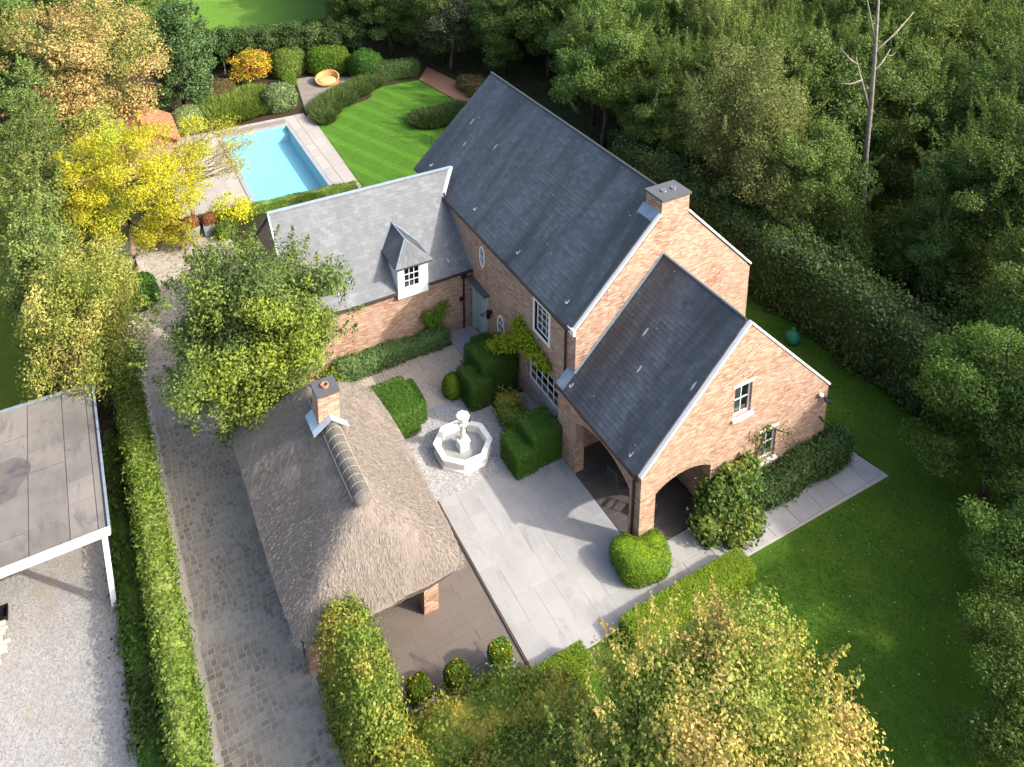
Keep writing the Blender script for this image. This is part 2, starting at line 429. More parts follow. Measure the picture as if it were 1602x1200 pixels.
M['l_beech'] = leafmat('beech_leaf', [(.065, .115, .018), (.13, .195, .028), (.22, .275, .045)], [(.22, .25, .035), (.44, .38, .06), (.30, .22, .07)], .9, (.48, .66))
M['l_dark'] = leafmat('dark_hornbeam_leaf', [(.030, .060, .018), (.050, .090, .025), (.078, .125, .034)], [(.06, .098, .026), (.10, .135, .035)], .5, (.5, .7), trans=.15)
M['l_forest'] = leafmat('forest_leaf', [(.070, .118, .025), (.115, .175, .036), (.175, .235, .056)], [(.125, .16, .03), (.19, .225, .05)], .3, (.48, .68))
M['l_forest2'] = leafmat('forest_leaf_dark', [(.056, .102, .024), (.095, .15, .035), (.145, .205, .052)], None)
M['l_pale'] = leafmat('pale_willow_leaf', [(.15, .195, .055), (.235, .285, .085), (.33, .365, .13)], None)
M['l_grey'] = leafmat('grey_green_leaf', [(.05, .068, .035), (.08, .10, .052), (.12, .135, .075)], None)
M['l_locust'] = leafmat('yellow_locust_leaf', [(.34, .33, .02), (.50, .46, .03), (.64, .56, .05)], [(.26, .33, .03), (.44, .47, .05)], .45, (.5, .65), trans=.35)
M['l_orange'] = leafmat('orange_autumn_leaf', [(.34, .21, .08), (.44, .28, .12), (.52, .36, .17)], [(.16, .19, .05), (.28, .28, .08)], .35, (.44, .60))
M['l_mid'] = leafmat('mid_green_leaf', [(.088, .158, .040), (.14, .225, .058), (.21, .30, .09)], [(.20, .30, .035), (.34, .42, .065)], .45, (.48, .6))
M['l_hornbeam'] = leafmat('hornbeam_column_leaf', [(.085, .135, .035), (.14, .195, .05), (.20, .255, .075)], [(.15, .19, .045), (.22, .26, .07)], .5)
M['l_lindgreen'] = leafmat('bluish_green_leaf', [(.06, .12, .04), (.10, .175, .06), (.16, .24, .09)], None)
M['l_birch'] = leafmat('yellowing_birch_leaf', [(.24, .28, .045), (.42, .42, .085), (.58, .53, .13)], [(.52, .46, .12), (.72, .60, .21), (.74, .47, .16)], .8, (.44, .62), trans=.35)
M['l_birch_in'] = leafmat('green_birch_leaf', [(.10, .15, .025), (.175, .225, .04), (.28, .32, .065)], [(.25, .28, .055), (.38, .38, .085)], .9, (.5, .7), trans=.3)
M['l_willow'] = leafmat('yellow_green_birch_leaf', [(.09, .13, .02), (.17, .20, .035), (.28, .26, .06)], [(.28, .25, .07), (.44, .36, .11)], .8, (.48, .64), trans=.3)
M['l_acacia'] = leafmat('feathery_green_leaf', [(.058, .108, .018), (.10, .160, .028), (.155, .225, .045)], [(.12, .185, .03), (.19, .24, .055)], .4, (.55, .7), trans=.25)
M['l_lime'] = leafmat('lime_climber_leaf', [(.20, .31, .012), (.30, .42, .018), (.40, .48, .025)], None, trans=.35)
M['l_climb'] = leafmat('yellowing_climber_leaf', [(.045, .085, .02), (.08, .125, .025), (.13, .165, .035)], [(.15, .18, .03), (.25, .27, .05)], .9, (.52, .66))
M['l_grass'] = leafmat('ornamental_grass_blade', [(.08, .14, .02), (.13, .20, .03), (.20, .25, .06)], None)
M['l_grass_dk'] = leafmat('dark_grass_blade', [(.04, .075, .02), (.065, .105, .03), (.09, .13, .045)], None)
M['l_varieg'] = leafmat('variegated_leaf', [(.10, .16, .045), (.20, .27, .10), (.36, .42, .20)], None)
M['l_brown'] = leafmat('bronze_leaf', [(.08, .075, .025), (.13, .10, .04), (.16, .12, .05)], None)
M['l_maple'] = leafmat('orange_maple_leaf', [(.30, .10, .03), (.42, .18, .03), (.40, .30, .03)], [(.34, .30, .02), (.28, .32, .03)], 1.2)
M['l_flower'] = leafmat('yellow_petal', [(.7, .42, .01), (.8, .55, .02)], None)
M['l_litter'] = leafmat('fallen_leaf', [(.40, .36, .20), (.62, .60, .50), (.45, .30, .10)], None)

# ------------------------------------------------------------------ foliage helpers
def unit(a): return a / np.maximum(np.linalg.norm(a, axis=1, keepdims=True), 1e-9)

def leaf_mesh(name, P, N, S, rng, mat, asp=.55, T=None):
    n = len(P); N = unit(N)
    if T is None: T = rng.normal(size=(n, 3))
    T = unit(T - N * (T * N).sum(1, keepdims=True)); B = np.cross(N, T)
    S = np.asarray(S).reshape(-1, 1) * np.ones((n, 1))
    fold = N * S * .14
    V = np.stack([P - T * S * .5, P + B * S * asp * .5 + fold, P + T * S * .5, P - B * S * asp * .5 + fold], 1).reshape(-1, 3)
    m = bpy.data.meshes.new(name)
    m.vertices.add(4 * n); m.vertices.foreach_set('co', V.astype(np.float32).ravel())
    m.loops.add(4 * n); m.loops.foreach_set('vertex_index', np.arange(4 * n, dtype=np.int32))
    m.polygons.add(n); m.polygons.foreach_set('loop_start', np.arange(0, 4 * n, 4, dtype=np.int32))
    m.materials.append(mat); m.update(calc_edges=True); m.validate()
    return m

def sph(rng, n):
    return unit(rng.normal(size=(n, 3)))

def lump(d, ph, k=3.0):
    return (np.sin(k * d[:, 0] + ph) * np.cos(k * 1.3 * d[:, 1] + 2 * ph) + np.sin(k * 1.7 * d[:, 2] + 3 * ph + k * d[:, 1])) * .5

def crown(seed, r, clumps, leaves, cr, inner=.35, bottom=-.75, squash=.7, up=.45, droop=0.0, rag=.18, strands=False, lobes=0, lobe_r=.48):
    """leaf positions and normals of a crown about the origin: overlapping clumps spread through its volume"""
    rng = np.random.default_rng(seed); r = np.array(r, float)
    d = sph(rng, clumps * 3); d = d[d[:, 2] > bottom][:clumps]
    rad = inner + (1 - inner) * rng.random(len(d)) ** .55
    rad = rad * (1 + rag * lump(d, seed * 1.7))
    C = d * rad[:, None] * r
    if lobes:
        ld0 = sph(rng, lobes * 3); ld0 = ld0[ld0[:, 2] > bottom * .8][:lobes]; ld0[0] = (0, 0, 1)
        LC = ld0 * (.30 + .46 * rng.random(len(ld0)) ** .7)[:, None]; lrad = lobe_r * (.72 + .5 * rng.random(len(ld0)))
        w0 = lrad ** 2; li = rng.choice(len(ld0), len(d), p=w0 / w0.sum()); dd = sph(rng, len(d))
        C = (LC[li] + dd * (lrad[li] * (.35 + .65 * rng.random(len(d)) ** .5))[:, None]) * r; d = unit(C / r + 1e-6)
    sz = cr * (.55 + .8 * rng.random(len(d)))
    w = sz ** 2; idx = rng.choice(len(d), leaves, p=w / w.sum())
    ld = sph(rng, leaves); lr = rng.random(leaves) ** .45
    sc = np.array([1, 1, squash])
    off = ld * (lr * sz[idx])[:, None] * sc
    if droop: off[:, 2] -= droop * (off[:, 0] ** 2 + off[:, 1] ** 2) / np.maximum(sz[idx], .1)
    P = C[idx] + off
    N = .55 * ld + .35 * d[idx] + np.array([0, 0, up]) + .75 * rng.normal(size=(leaves, 3))
    T = None
    if strands:
        T = rng.normal(size=(leaves, 3)) * .5 + np.array([0, 0, -1.0])
    return P, N, C, T, rng

def trunk_mesh(name, h, r0, targets, mat, seed, lean=(0, 0), nl=14, limb=.3, top=.85, twigs=0):
    rng = random.Random(seed); b = MB(); pts = []; n = 7
    for i in range(n + 1):
        t = i / n
        pts.append(Vector((lean[0] * t + rng.uniform(-.06, .06) * h * .3 * (i > 0), lean[1] * t + rng.uniform(-.06, .06) * h * .3 * (i > 0), h * top * t)))
    b.tube(pts, [r0 * (1.25 if i == 0 else 1 - .8 * i / n) for i in range(n + 1)], 8)
    tg = list(targets); rng.shuffle(tg)
    for q in tg[:nl]:
        q = Vector(q); zz = max(.25 * h, min(q.z - .25 * (q.xy.length), h * top * .95)); t = zz / (h * top)
        i = min(n - 1, int(t * n)); p0 = pts[i].lerp(pts[i + 1], t * n - i)
        mid = p0.lerp(q, .5) + Vector((rng.uniform(-.15, .15), rng.uniform(-.15, .15), -.05)) * h * .15
        rr = r0 * limb * (1 - .5 * t)
        b.tube([p0, mid, q], [rr, rr * .7, rr * .25], 5)
        for _ in range(twigs):
            e = q + Vector((rng.gauss(0, 1), rng.gauss(0, 1), rng.gauss(.2, .6))) * h * .07
            b.tube([mid.lerp(q, rng.random()), e], [rr * .35, rr * .12], 4)
    return b.mesh(name, mat, True)

def tree(name, label, cat, loc, h, cz, r, clumps, leaves, ls, cr, lm, bm='bark', seed=1, group=None, r0=None, asp=.55, lean=(0, 0), nl=14, coff=(0, 0), limb=.3, top=.85, twigs=0, outer=None, shoots=0, shootl=1.0, **kw):
    P, N, C, T, rng = crown(seed, r, clumps, leaves, cr, **kw)
    off = np.array([coff[0], coff[1], cz]); P = P + off
    keep = P[:, 2] > .15; P = P[keep]; N = N[keep]; T = None if T is None else T[keep]
    S = ls * (.65 + .7 * rng.random(len(P)))
    if shoots:
        c0 = np.array([coff[0], coff[1], cz]); sp, sn = [], []
        for _ in range(shoots):
            d = unit(rng.normal(size=(1, 3)) + np.array([[0, 0, .75]]))[0]
            q = c0 + d * np.array(r) * .93; up_d = unit((d * .55 + np.array([0, 0, .75]) + rng.normal(size=3) * .25)[None])[0]; L = rng.uniform(.35, .95) * shootl
            m_ = int(60 * L / .6); t = rng.random(m_) ** .8
            sp.append(q + up_d * (t * L)[:, None] + rng.normal(size=(m_, 3)) * (.10 * (1.15 - t))[:, None]); sn.append(rng.normal(size=(m_, 3)) + d * .5)
        sp = np.concatenate(sp); sn = np.concatenate(sn); P = np.concatenate([P, sp]); N = np.concatenate([N, sn]); S = np.concatenate([S, ls * (.6 + .6 * rng.random(len(sp)))])
        if T is not None: T = np.concatenate([T, rng.normal(size=(len(sp), 3))])
    om = None
    if outer:
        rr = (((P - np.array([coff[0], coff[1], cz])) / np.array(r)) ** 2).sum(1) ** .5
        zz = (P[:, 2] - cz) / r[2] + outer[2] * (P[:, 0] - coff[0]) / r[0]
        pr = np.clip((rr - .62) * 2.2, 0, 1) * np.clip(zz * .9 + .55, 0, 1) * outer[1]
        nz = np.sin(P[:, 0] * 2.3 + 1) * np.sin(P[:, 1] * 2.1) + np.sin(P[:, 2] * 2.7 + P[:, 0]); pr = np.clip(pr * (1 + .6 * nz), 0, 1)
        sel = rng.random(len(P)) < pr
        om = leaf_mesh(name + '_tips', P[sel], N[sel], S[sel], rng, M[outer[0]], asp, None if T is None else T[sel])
        P, N, S = P[~sel], N[~sel], S[~sel]; T = None if T is None else T[~sel]
    cm = leaf_mesh(name + '_crown', P, N, S, rng, M[lm], asp, T)
    tm = trunk_mesh(name + '_trunk', h, r0 or h * .022, [tuple(c + off) for c in C], M[bm], seed, lean, nl, limb, top, twigs)
    root = empty(name, label, cat, loc, group)
    for nm, me in (('trunk', tm), ('crown', cm), ('tip_leaves', om)):
        if me is None: continue
        o = bpy.data.objects.new(nm, me); COL.objects.link(o); o.parent = root
    return root

def copy_tree(root, loc, rotz, s, label=None, group=None):
    r = root.copy(); COL.objects.link(r); r.location = loc; r.rotation_euler = (0, 0, rotz); r.scale = s if hasattr(s, '__len__') else (s, s, s)
    if label: r['label'] = label
    if group: r['group'] = group
    for ch in root.children:
        c = ch.copy(); COL.objects.link(c); c.parent = r
    return r

class Blob:
    """superellipsoid solid for clipped shrubs: centre, half sizes, power, turn"""
    def __init__(s, c, h, p=6.0, rz=0.0, bump=.03):
        s.c = np.array(c, float); s.h = np.array(h, float); s.p = p; s.bump = bump
        s.R = np.array([[math.cos(rz), -math.sin(rz), 0], [math.sin(rz), math.cos(rz), 0], [0, 0, 1]])
    def project(s, q, ph=0.0):
        a = np.abs(q) / s.h; k = (a ** s.p).sum(1) ** (-1 / s.p)
        x = q * k[:, None]; n = np.sign(x) * (np.abs(x) / s.h) ** (s.p - 1) / s.h; n = unit(n)
        w = x @ s.R.T + s.c
        d = np.sin(w[:, 0] * 3.1 + ph) * np.sin(w[:, 1] * 2.7 + 1.3 + ph) + .6 * np.sin(w[:, 0] * 7.3 + 2 * ph) * np.sin(w[:, 2] * 6.1 + w[:, 1] * 5.0)
        x = x + n * (s.bump * d)[:, None]
        return x @ s.R.T + s.c, n @ s.R.T
    def sample(s, rng, n):
        h = s.h; ar = np.array([h[1] * h[2], h[1] * h[2], h[0] * h[2], h[0] * h[2], h[0] * h[1], h[0] * h[1] * .15])
        f = rng.choice(6, n, p=ar / ar.sum()); q = (rng.random((n, 3)) * 2 - 1) * h
        ax = f // 2; sg = np.where(f % 2 == 0, 1.0, -1.0); sg = np.where(ax == 2, np.where(f == 4, 1.0, -1.0), sg)
        q[np.arange(n), ax] = sg * h[ax]
        return s.project(q)
    def inside(s, w, shrink=.97):
        q = (w - s.c) @ s.R
        return ((np.abs(q) / (s.h * shrink)) ** s.p).sum(1) < 1
    def core(s, b, k=.9, n=10):
        """closed inner surface"""
        for ax in range(3):
            for sg in (1, -1):
                g = np.linspace(-1, 1, n + 1); A, B = np.meshgrid(g, g, indexing='ij')
                q = np.zeros(((n + 1) ** 2, 3)); q[:, ax] = sg; q[:, (ax + 1) % 3] = A.ravel(); q[:, (ax + 2) % 3] = B.ravel()
                w, _ = s.project(q * s.h); w = s.c + (w - s.c) * k
                i0 = len(b.v); b.v += [tuple(x) for x in w]
                for i in range(n):
                    for j in range(n):
                        f = (i0 + i * (n + 1) + j, i0 + (i + 1) * (n + 1) + j, i0 + (i + 1) * (n + 1) + j + 1, i0 + i * (n + 1) + j + 1)
                        b.f.append(f if sg > 0 else f[::-1]); b.uv.append(None); b.mi.append(0)

def shrub(name, label, cat, blobs, leaves, ls, lm, seed=1, rough=.5, depth=.08, core=.9, asp=.55, group=None, zmin=.02, spill=.0, corem=None, extra=None):
    """clipped shrub or hedge: dark twiggy core with a dense skin of leaves"""
    rng = np.random.default_rng(seed)
    ar = np.array([b.h[0] * b.h[1] + b.h[0] * b.h[2] + b.h[1] * b.h[2] for b in blobs]); Ps = []; Ns = []
    for b, a in zip(blobs, ar):
        P, N = b.sample(rng, int(leaves * a / ar.sum()))
        keep = np.ones(len(P), bool)
        for o in blobs:
            if o is not b: keep &= ~o.inside(P)
        keep &= P[:, 2] > zmin
        Ps.append(P[keep]); Ns.append(N[keep])
    P = np.concatenate(Ps); N = np.concatenate(Ns); n = len(P)
    P = P + N * (rng.normal(size=(n, 1)) * depth * .5 - depth * .2)
    if spill:
        m = rng.random(n) < .22; P[m] += (N[m] + np.array([0, 0, .3])) * (spill * rng.random((m.sum(), 1)))
    N2 = N + np.array([0, 0, .25]) + rng.normal(size=(n, 3)) * rough
    P[:, 2] = np.maximum(P[:, 2], zmin)
    c = np.mean([b.c for b in blobs], 0); loc = (float(c[0]), float(c[1]), 0.0)
    root = empty(name, label, cat, loc, group)
    me = leaf_mesh(name + '_leaves', P - np.array(loc), N2, ls * (.65 + .7 * rng.random(n)), rng, M[lm], asp)
    o = bpy.data.objects.new('foliage', me); COL.objects.link(o); o.parent = root
    mb = MB()
    for b in blobs: b.core(mb, core)
    mb.build('branch_core', M[corem] if corem else M[lm], root, True)
    return root

def arc(u0, u1, zs, rise, n=12):
    """points along a segmental arch from u1 back to u0"""
    w = (u1 - u0) / 2; R = (w * w + rise * rise) / (2 * rise); cz = zs + rise - R; a0 = math.asin(min(1, w / R)); um = (u0 + u1) / 2
    return [(um + R * math.sin(a0 - 2 * a0 * i / n), cz + R * math.cos(a0 - 2 * a0 * i / n)) for i in range(n + 1)]
def oval(uc, zc, a, b, n=20): return [(uc + a * math.cos(2 * math.pi * i / n), zc + b * math.sin(2 * math.pi * i / n)) for i in range(n)]

# ------------------------------------------------------------------ ground and surfaces (setting)
def sheet(name, poly, z, mat, holes=()):
    b = MB(); loops = [list(poly)] + [list(h) for h in holes]; flat = [p for l in loops for p in l]
    for t in geometry.tessellate_polygon([[Vector((p[0], p[1], 0)) for p in l] for l in loops]):
        pts = [Vector((*flat[i], z)) for i in t]
        if (pts[1] - pts[0]).cross(pts[2] - pts[0]).z < 0: pts.reverse()
        b.face(pts, [(p.x, p.y) for p in pts])
    return tag(b.build(name, mat), kind='structure')
POOL = [(-5.25, 26.3), (-1.25, 26.3), (-1.25, 35.6), (-5.25, 35.6)]
sheet('ground', [(-260, -160), (320, -160), (320, 420), (-260, 420)], -.03, M['earth'], [POOL])
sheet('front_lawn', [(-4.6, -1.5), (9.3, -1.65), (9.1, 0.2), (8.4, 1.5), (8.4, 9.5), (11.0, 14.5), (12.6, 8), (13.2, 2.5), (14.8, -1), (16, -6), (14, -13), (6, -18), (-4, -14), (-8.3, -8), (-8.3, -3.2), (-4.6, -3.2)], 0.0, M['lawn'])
sheet('back_lawn', [(0.35, 25.0), (.42, 17.6), (8.3, 17.6), (8.6, 17), (12.0, 19), (13, 26), (10.6, 31.5), (10.3, 34), (9.5, 38.8), (6.5, 38.9), (3.5, 38.0), (1.2, 36.4), (0.6, 34.5)], 0.0, M['lawn_back'])
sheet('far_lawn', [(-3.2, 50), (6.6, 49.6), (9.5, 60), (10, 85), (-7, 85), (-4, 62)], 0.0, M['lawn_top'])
sheet('left_lawn', [(-40, 15), (-15.9, 15), (-15.9, 44), (-40, 44)], 0.0, M['lawn_left'])
sheet('gravel_yard', [(-40, -30), (-13.75, -30), (-13.85, 0), (-14.0, 3), (-14.0, 15.0), (-40, 15.0)], -.01, M['gravel2'])
sheet('ivy_bank', [(-13.95, -12), (-12.6, -12), (-12.6, 15.5), (-13.95, 15.5)], -.004, M['soil'])
sheet('gravel_bed', [(-6.0, 4.7), (-1.0, 4.7), (-1.0, 8.2), (-6.0, 8.2)], 0.012, M['gravel'])
sheet('planting_bed', [(-1.0, 4.3), (.42, 4.3), (.42, 10.3), (-1.0, 10.3)], .016, M['soil'])
sheet('wing_border', [(-7.3, 11.3), (-.86, 11.3), (-.86, 12.04), (-7.3, 12.04)], .01, M['soil'])
sheet('brick_path', [(9.6, 38.9), (10.4, 34), (10.7, 31.6), (12.4, 26.5), (13.4, 26.8), (12.0, 33), (12.2, 36), (11.2, 41)], .004, M['brickpath'])
sheet('garden_soil', [(-12.0, 36.9), (-0.9, 36.9), (0.4, 36.8), (.5, 39.5), (1.0, 41.5), (1.2, 44), (6.2, 41.5), (6.6, 49.5), (-12, 50)], -.012, M['soil'])

rnd = random.Random(7)
def stone_mesh(w, l, h, seed, mat, bev=.012):
    """one cobble or slab: domed, slightly irregular"""
    r = random.Random(seed); b = MB(); j = bev
    o = [(-w / 2 + r.uniform(0, j), -l / 2 + r.uniform(0, j)), (w / 2 - r.uniform(0, j), -l / 2 + r.uniform(0, j)), (w / 2 - r.uniform(0, j), l / 2 - r.uniform(0, j)), (-w / 2 + r.uniform(0, j), l / 2 - r.uniform(0, j))]
    i = [(x * (1 - 2.2 * bev / w), y * (1 - 2.2 * bev / l)) for x, y in o]
    b.face([(x, y, h) for x, y in i], [(x, y) for x, y in i])
    for a in range(4):
        c = (a + 1) % 4
        b.face([(*o[a], h - bev), (*o[c], h - bev), (*i[c], h), (*i[a], h)], [(0, 0)] * 4)
        b.face([(*o[a], -.02), (*o[c], -.02), (*o[c], h - bev), (*o[a], h - bev)], [(0, 0)] * 4)
    return b

def lay(parent, name, cells, h, mat, nvis, near=None, bev=.012, joined='paving', variants=6, gap=.008):
    """cells (x, y, w, l): the nvis nearest as single parts, the rest joined"""
    cx, cy = (-13.6, -16)
    cells = sorted(cells, key=lambda c: (c[0] - cx) ** 2 + (c[1] - cy) ** 2)
    cache = {}
    for k, (x, y, w, l) in enumerate(cells[:nvis]):
        key = (round(w, 3), round(l, 3), k % variants)
        if key not in cache: cache[key] = stone_mesh(w - gap, l - gap, h, hash(key) & 0xffff, mat, bev).mesh(name, mat)
        o = link(name, cache[key], parent, (x, y, 0)); o.location.z += rnd.uniform(-.004, .004)
    rest = cells[nvis:]
    if rest:
        b = MB()
        for k, (x, y, w, l) in enumerate(rest):
            s = stone_mesh(w - gap, l - gap, h, k, mat, bev); i0 = len(b.v); dz = rnd.uniform(-.004, .004)
            b.v += [(p[0] + x, p[1] + y, p[2] + dz) for p in s.v]; b.f += [tuple(i + i0 for i in f) for f in s.f]; b.uv += s.uv; b.mi += s.mi
        tag(b.build(joined, mat, parent), kind='stuff')

# driveway of worn cobbles
drive = sheet('driveway', [(-12.45, -12), (-8.2, -12), (-8.2, 8.5), (-5.2, 8.5), (-5.2, 11.3), (-7.2, 11.3), (-7.2, 26), (-12.6, 26), (-12.45, 15)], .006, M['drivejoint'])
cells = []; y = -2.2
while y < 25.9:
    l = rnd.uniform(.16, .19); x = -12.13 + rnd.uniform(-.03, .03)
    xr = -9.3 if y < 8.5 else (-7.3 if y > 11.3 else -5.3)
    if y > 15: x += .0
    while x < xr:
        w = rnd.choice([.15, .17, .19, .22])
        cells.append((x + w / 2, y + l / 2, w, round(l, 2))); x += w
    y += l
lay(drive, 'cobblestone', cells, .022, M['cobble'], 300, joined='cobblestones', gap=.013, bev=.009)
cells = []
y = -6.0
while y < 21: 
    l = rnd.uniform(.85, 1.0); cells.append((-12.33, y + l / 2, .30, round(l, 1))); y += round(l, 1)
kerb = sheet('kerb', [(-12.6, -12), (-12.19, -12), (-12.19, 21), (-12.6, 21)], .010, M['kerb'])
lay(kerb, 'kerb_stone', cells, .05, M['kerb'], 40, joined='kerb_stones')

# entrance court of beige setts
court = sheet('entrance_court', [(-5.2, 8.52), (.42, 8.52), (.42, 11.3), (-5.2, 11.3)], .008, M['joint'])
cells = []; x = -5.2
while x < -.8:
    w = rnd.uniform(.12, .15); y = 8.53 + rnd.uniform(-.04, .0)
    while y < 11.25:
        l = rnd.choice([.15, .18, .21]); cells.append((x + w / 2, y + l / 2, round(w, 2), l)); y += l
    x += round(w, 2)
lay(court, 'paving_sett', cells, .022, M['sett'], 200, joined='paving_setts', gap=.014)
strip = sheet('court_edging', [(-4.6, 8.2), (-1.2, 8.2), (-1.2, 8.52), (-4.6, 8.52)], .014, M['bluestone2'])
lay(strip, 'edging_slab', [(-4.2 + .8 * i, 8.36, .8, .3) for i in range(4)], .035, M['bluestone2'], 10)
land = sheet('door_landing', [(-.82, 10.3), (.41, 10.3), (.41, 12.03), (-.82, 12.03)], .014, M['bluestone2'])
lay(land, 'landing_slab', [(-.41, 11.2, .78, 1.6), (.2, 11.2, .42, 1.6), (-.72, 9.9, .2, .9)], .06, M['bluestone2'], 10)

# bluestone patio and path
patio = sheet('patio', [(-4.5, -1.55), (0.0, -1.55), (0.0, 4.7), (-4.5, 4.7)], .030, M['bluestone'])
cells = []; x = -4.5; row = 0
while x < -.42:
    w = .6 if x < -1.0 else .57
    y = -1.55 - rnd.uniform(0, .4); 
    while y < 4.68:
        l = rnd.choice([.6, .8, .9, 1.0]); y0 = max(y, -1.55); y1 = min(y + l, 4.7)
        if y1 - y0 > .12: cells.append((x + w / 2, (y0 + y1) / 2, w, round(y1 - y0, 2)))
        y += l
    x += w
lay(patio, 'paving_slab', cells, .034, M['bluestone'], 300, gap=.004, bev=.0025)
lay(patio, 'border_slab', [(-.21, .42 + .84 * i, .36, .84) for i in range(5)], .036, M['bluestone2'], 20)
path = sheet('garden_path', [(0.0, -1.6), (9.3, -1.76), (9.05, -.3), (9.0, -.02), (0.0, -.02)], .010, M['joint'])
cells = []
for r_, (y0, y1) in enumerate(((-1.62, -.84), (-.84, -.06))):
    x = 0.0 - .35 * r_
    while x < 9.15:
        l = 1.05; x0 = max(x, 0.0); x1 = min(x + l, 9.15)
        if x1 - x0 > .15: cells.append(((x0 + x1) / 2, (y0 + y1) / 2, round(x1 - x0, 2), y1 - y0))
        x += l
lay(path, 'paving_slab', cells, .034, M['bluestone'], 60, gap=.008, bev=.004)
# carport and porch floors of long brown tiles
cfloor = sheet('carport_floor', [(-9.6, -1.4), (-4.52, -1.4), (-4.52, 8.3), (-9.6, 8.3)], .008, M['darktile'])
def planks(x0, x1, y0, y1, w=.3, l=1.2):
    out = []; y = y0; r_ = 0
    while y < y1 - .05:
        x = x0 - rnd.uniform(0, l)
        while x < x1:
            a = max(x, x0); c = min(x + l, x1)
            if c - a > .1: out.append(((a + c) / 2, y + w / 2, round(c - a, 2), w))
            x += l
        y += w
    return out
lay(cfloor, 'floor_tile', planks(-9.6, -4.62, -1.4, 8.2), .020, M['browntile'], 160, joined='floor_tiles', gap=.003, bev=.002)
b = MB(); b.box(-4.56, -4.52, -1.4, 4.7, 0, .042); b.build('edge_strip', M['timber'], cfloor)
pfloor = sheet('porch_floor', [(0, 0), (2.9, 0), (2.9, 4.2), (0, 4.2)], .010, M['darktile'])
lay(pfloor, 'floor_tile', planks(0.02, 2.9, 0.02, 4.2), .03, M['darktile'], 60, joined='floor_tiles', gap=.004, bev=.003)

# fallen leaves on the grass and paving
def litter(name, n, x0, x1, y0, y1, z, seed, size=.05, mat='l_litter'):
    rng = np.random.default_rng(seed); P = np.stack([rng.uniform(x0, x1, n), rng.uniform(y0, y1, n), np.full(n, z)], 1)
    N = np.array([[0, 0, 1.0]]) + rng.normal(size=(n, 3)) * .25
    return tag(link(name, leaf_mesh(name, P, N, size * (.6 + .8 * rng.random(n)), rng, M[mat])), 'small pale fallen leaves scattered over the dark front lawn', 'fallen leaves', kind='stuff')
def litter2(name, label, n, box, z, seed, size):
    rng = np.random.default_rng(seed); x0, x1, y0, y1 = box; P = np.stack([rng.uniform(x0, x1, n), rng.uniform(y0, y1, n), np.full(n, z)], 1)
    tag(link(name, leaf_mesh(name, P, np.array([[0, 0, 1.0]]) + rng.normal(size=(n, 3)) * .2, size * (.6 + .8 * rng.random(n)), rng, M['l_brownlitter'])), label, 'fallen leaves', kind='stuff')
M['l_brownlitter'] = leafmat('brown_litter', [(.16, .11, .04), (.30, .22, .07), (.22, .12, .05)], None)
litter2('fallen_leaves', 'yellow brown leaves scattered on the cobbled drive and its kerb', 140, (-12.4, -9.8, -2, 20), .05, 311, .05)
litter2('fallen_leaves', 'sparse brown leaves on the grey gravel yard of the flat roofed shelter', 60, (-16.8, -14.1, -1, 5.8), .012, 312, .05)
litter('fallen_leaves', 260, 1.5, 12.0, -9, -1.9, .03, 3)

def turf(name, label, poly, n, ln, cols, seed):
    rng = np.random.default_rng(seed); p = np.array(poly); lo, hi = p.min(0), p.max(0); q = lo + (hi - lo) * rng.random((n, 2)); ins = np.zeros(n, bool)
    for a, c in zip(poly, poly[1:] + poly[:1]):
        m = ((a[1] > q[:, 1]) != (c[1] > q[:, 1])); xs = a[0] + (q[:, 1] - a[1]) * (c[0] - a[0]) / ((c[1] - a[1]) or 1e-9); ins ^= m & (q[:, 0] < xs)
    q = q[ins]; m = len(q); T = np.array([[0, 0, 1.0]]) + rng.normal(size=(m, 3)) * .55; L = ln * (.6 + .8 * rng.random(m))
    P = np.stack([q[:, 0], q[:, 1], L * .4], 1)
    return tag(link(name, leaf_mesh(name, P, rng.normal(size=(m, 3)), L, rng, leafmat(name + '_blade', cols, None, trans=.2), .28, T)), label, 'grass', kind='stuff')
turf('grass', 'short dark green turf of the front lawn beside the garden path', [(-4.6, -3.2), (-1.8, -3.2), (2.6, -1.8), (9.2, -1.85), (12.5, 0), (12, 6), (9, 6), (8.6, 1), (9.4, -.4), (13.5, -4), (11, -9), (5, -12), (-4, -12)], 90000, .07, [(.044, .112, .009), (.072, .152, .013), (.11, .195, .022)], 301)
turf('grass', 'turf of the striped back lawn beside the pool deck', [(.5, 25.2), (.5, 18), (8, 18), (12, 20), (12.8, 26), (10.4, 31.6), (10.1, 34), (9.2, 38.4), (6.5, 38.6), (3.6, 37.2), (2.2, 35.6), (1.0, 33.0)], 26000, .06, [(.06, .15, .014), (.085, .185, .02), (.12, .23, .03)], 302)

# ------------------------------------------------------------------ the brick house
house = empty('brick_house', 'red brick country house with steep dark slate roofs, arched porch and lower wing', 'house', (0, 0, 0))
XL, XR, Y0, Y1, HE, XM, HR = .42, 8.3, 4.21, 17.51, 5.0, 4.36, 8.82
WX, WY, WYR, WE, WR = -6.98, 12.04, 15.38, 2.87, 5.69
F_left = Fr((XL, 0, 0), (0, 1, 0), (-1, 0, 0))        # u = y
F_gab = Fr((0, 0, 0), (1, 0, 0), (0, -1, 0))           # u = x
F_main = Fr((0, Y0, 0), (1, 0, 0), (0, -1, 0))
F_wing = Fr((0, WY, 0), (1, 0, 0), (0, -1, 0))
F_por = Fr((0, 0, 0), (0, 1, 0), (-1, 0, 0))
DOOR = (10.5, 11.88)
h_arch = [(5.24, .86), (7.32, .86)] + arc(5.24, 7.32, 1.78, .50)
h_up = [(5.9, 3.3), (6.86, 3.3), (6.86, 4.52), (5.9, 4.52)]
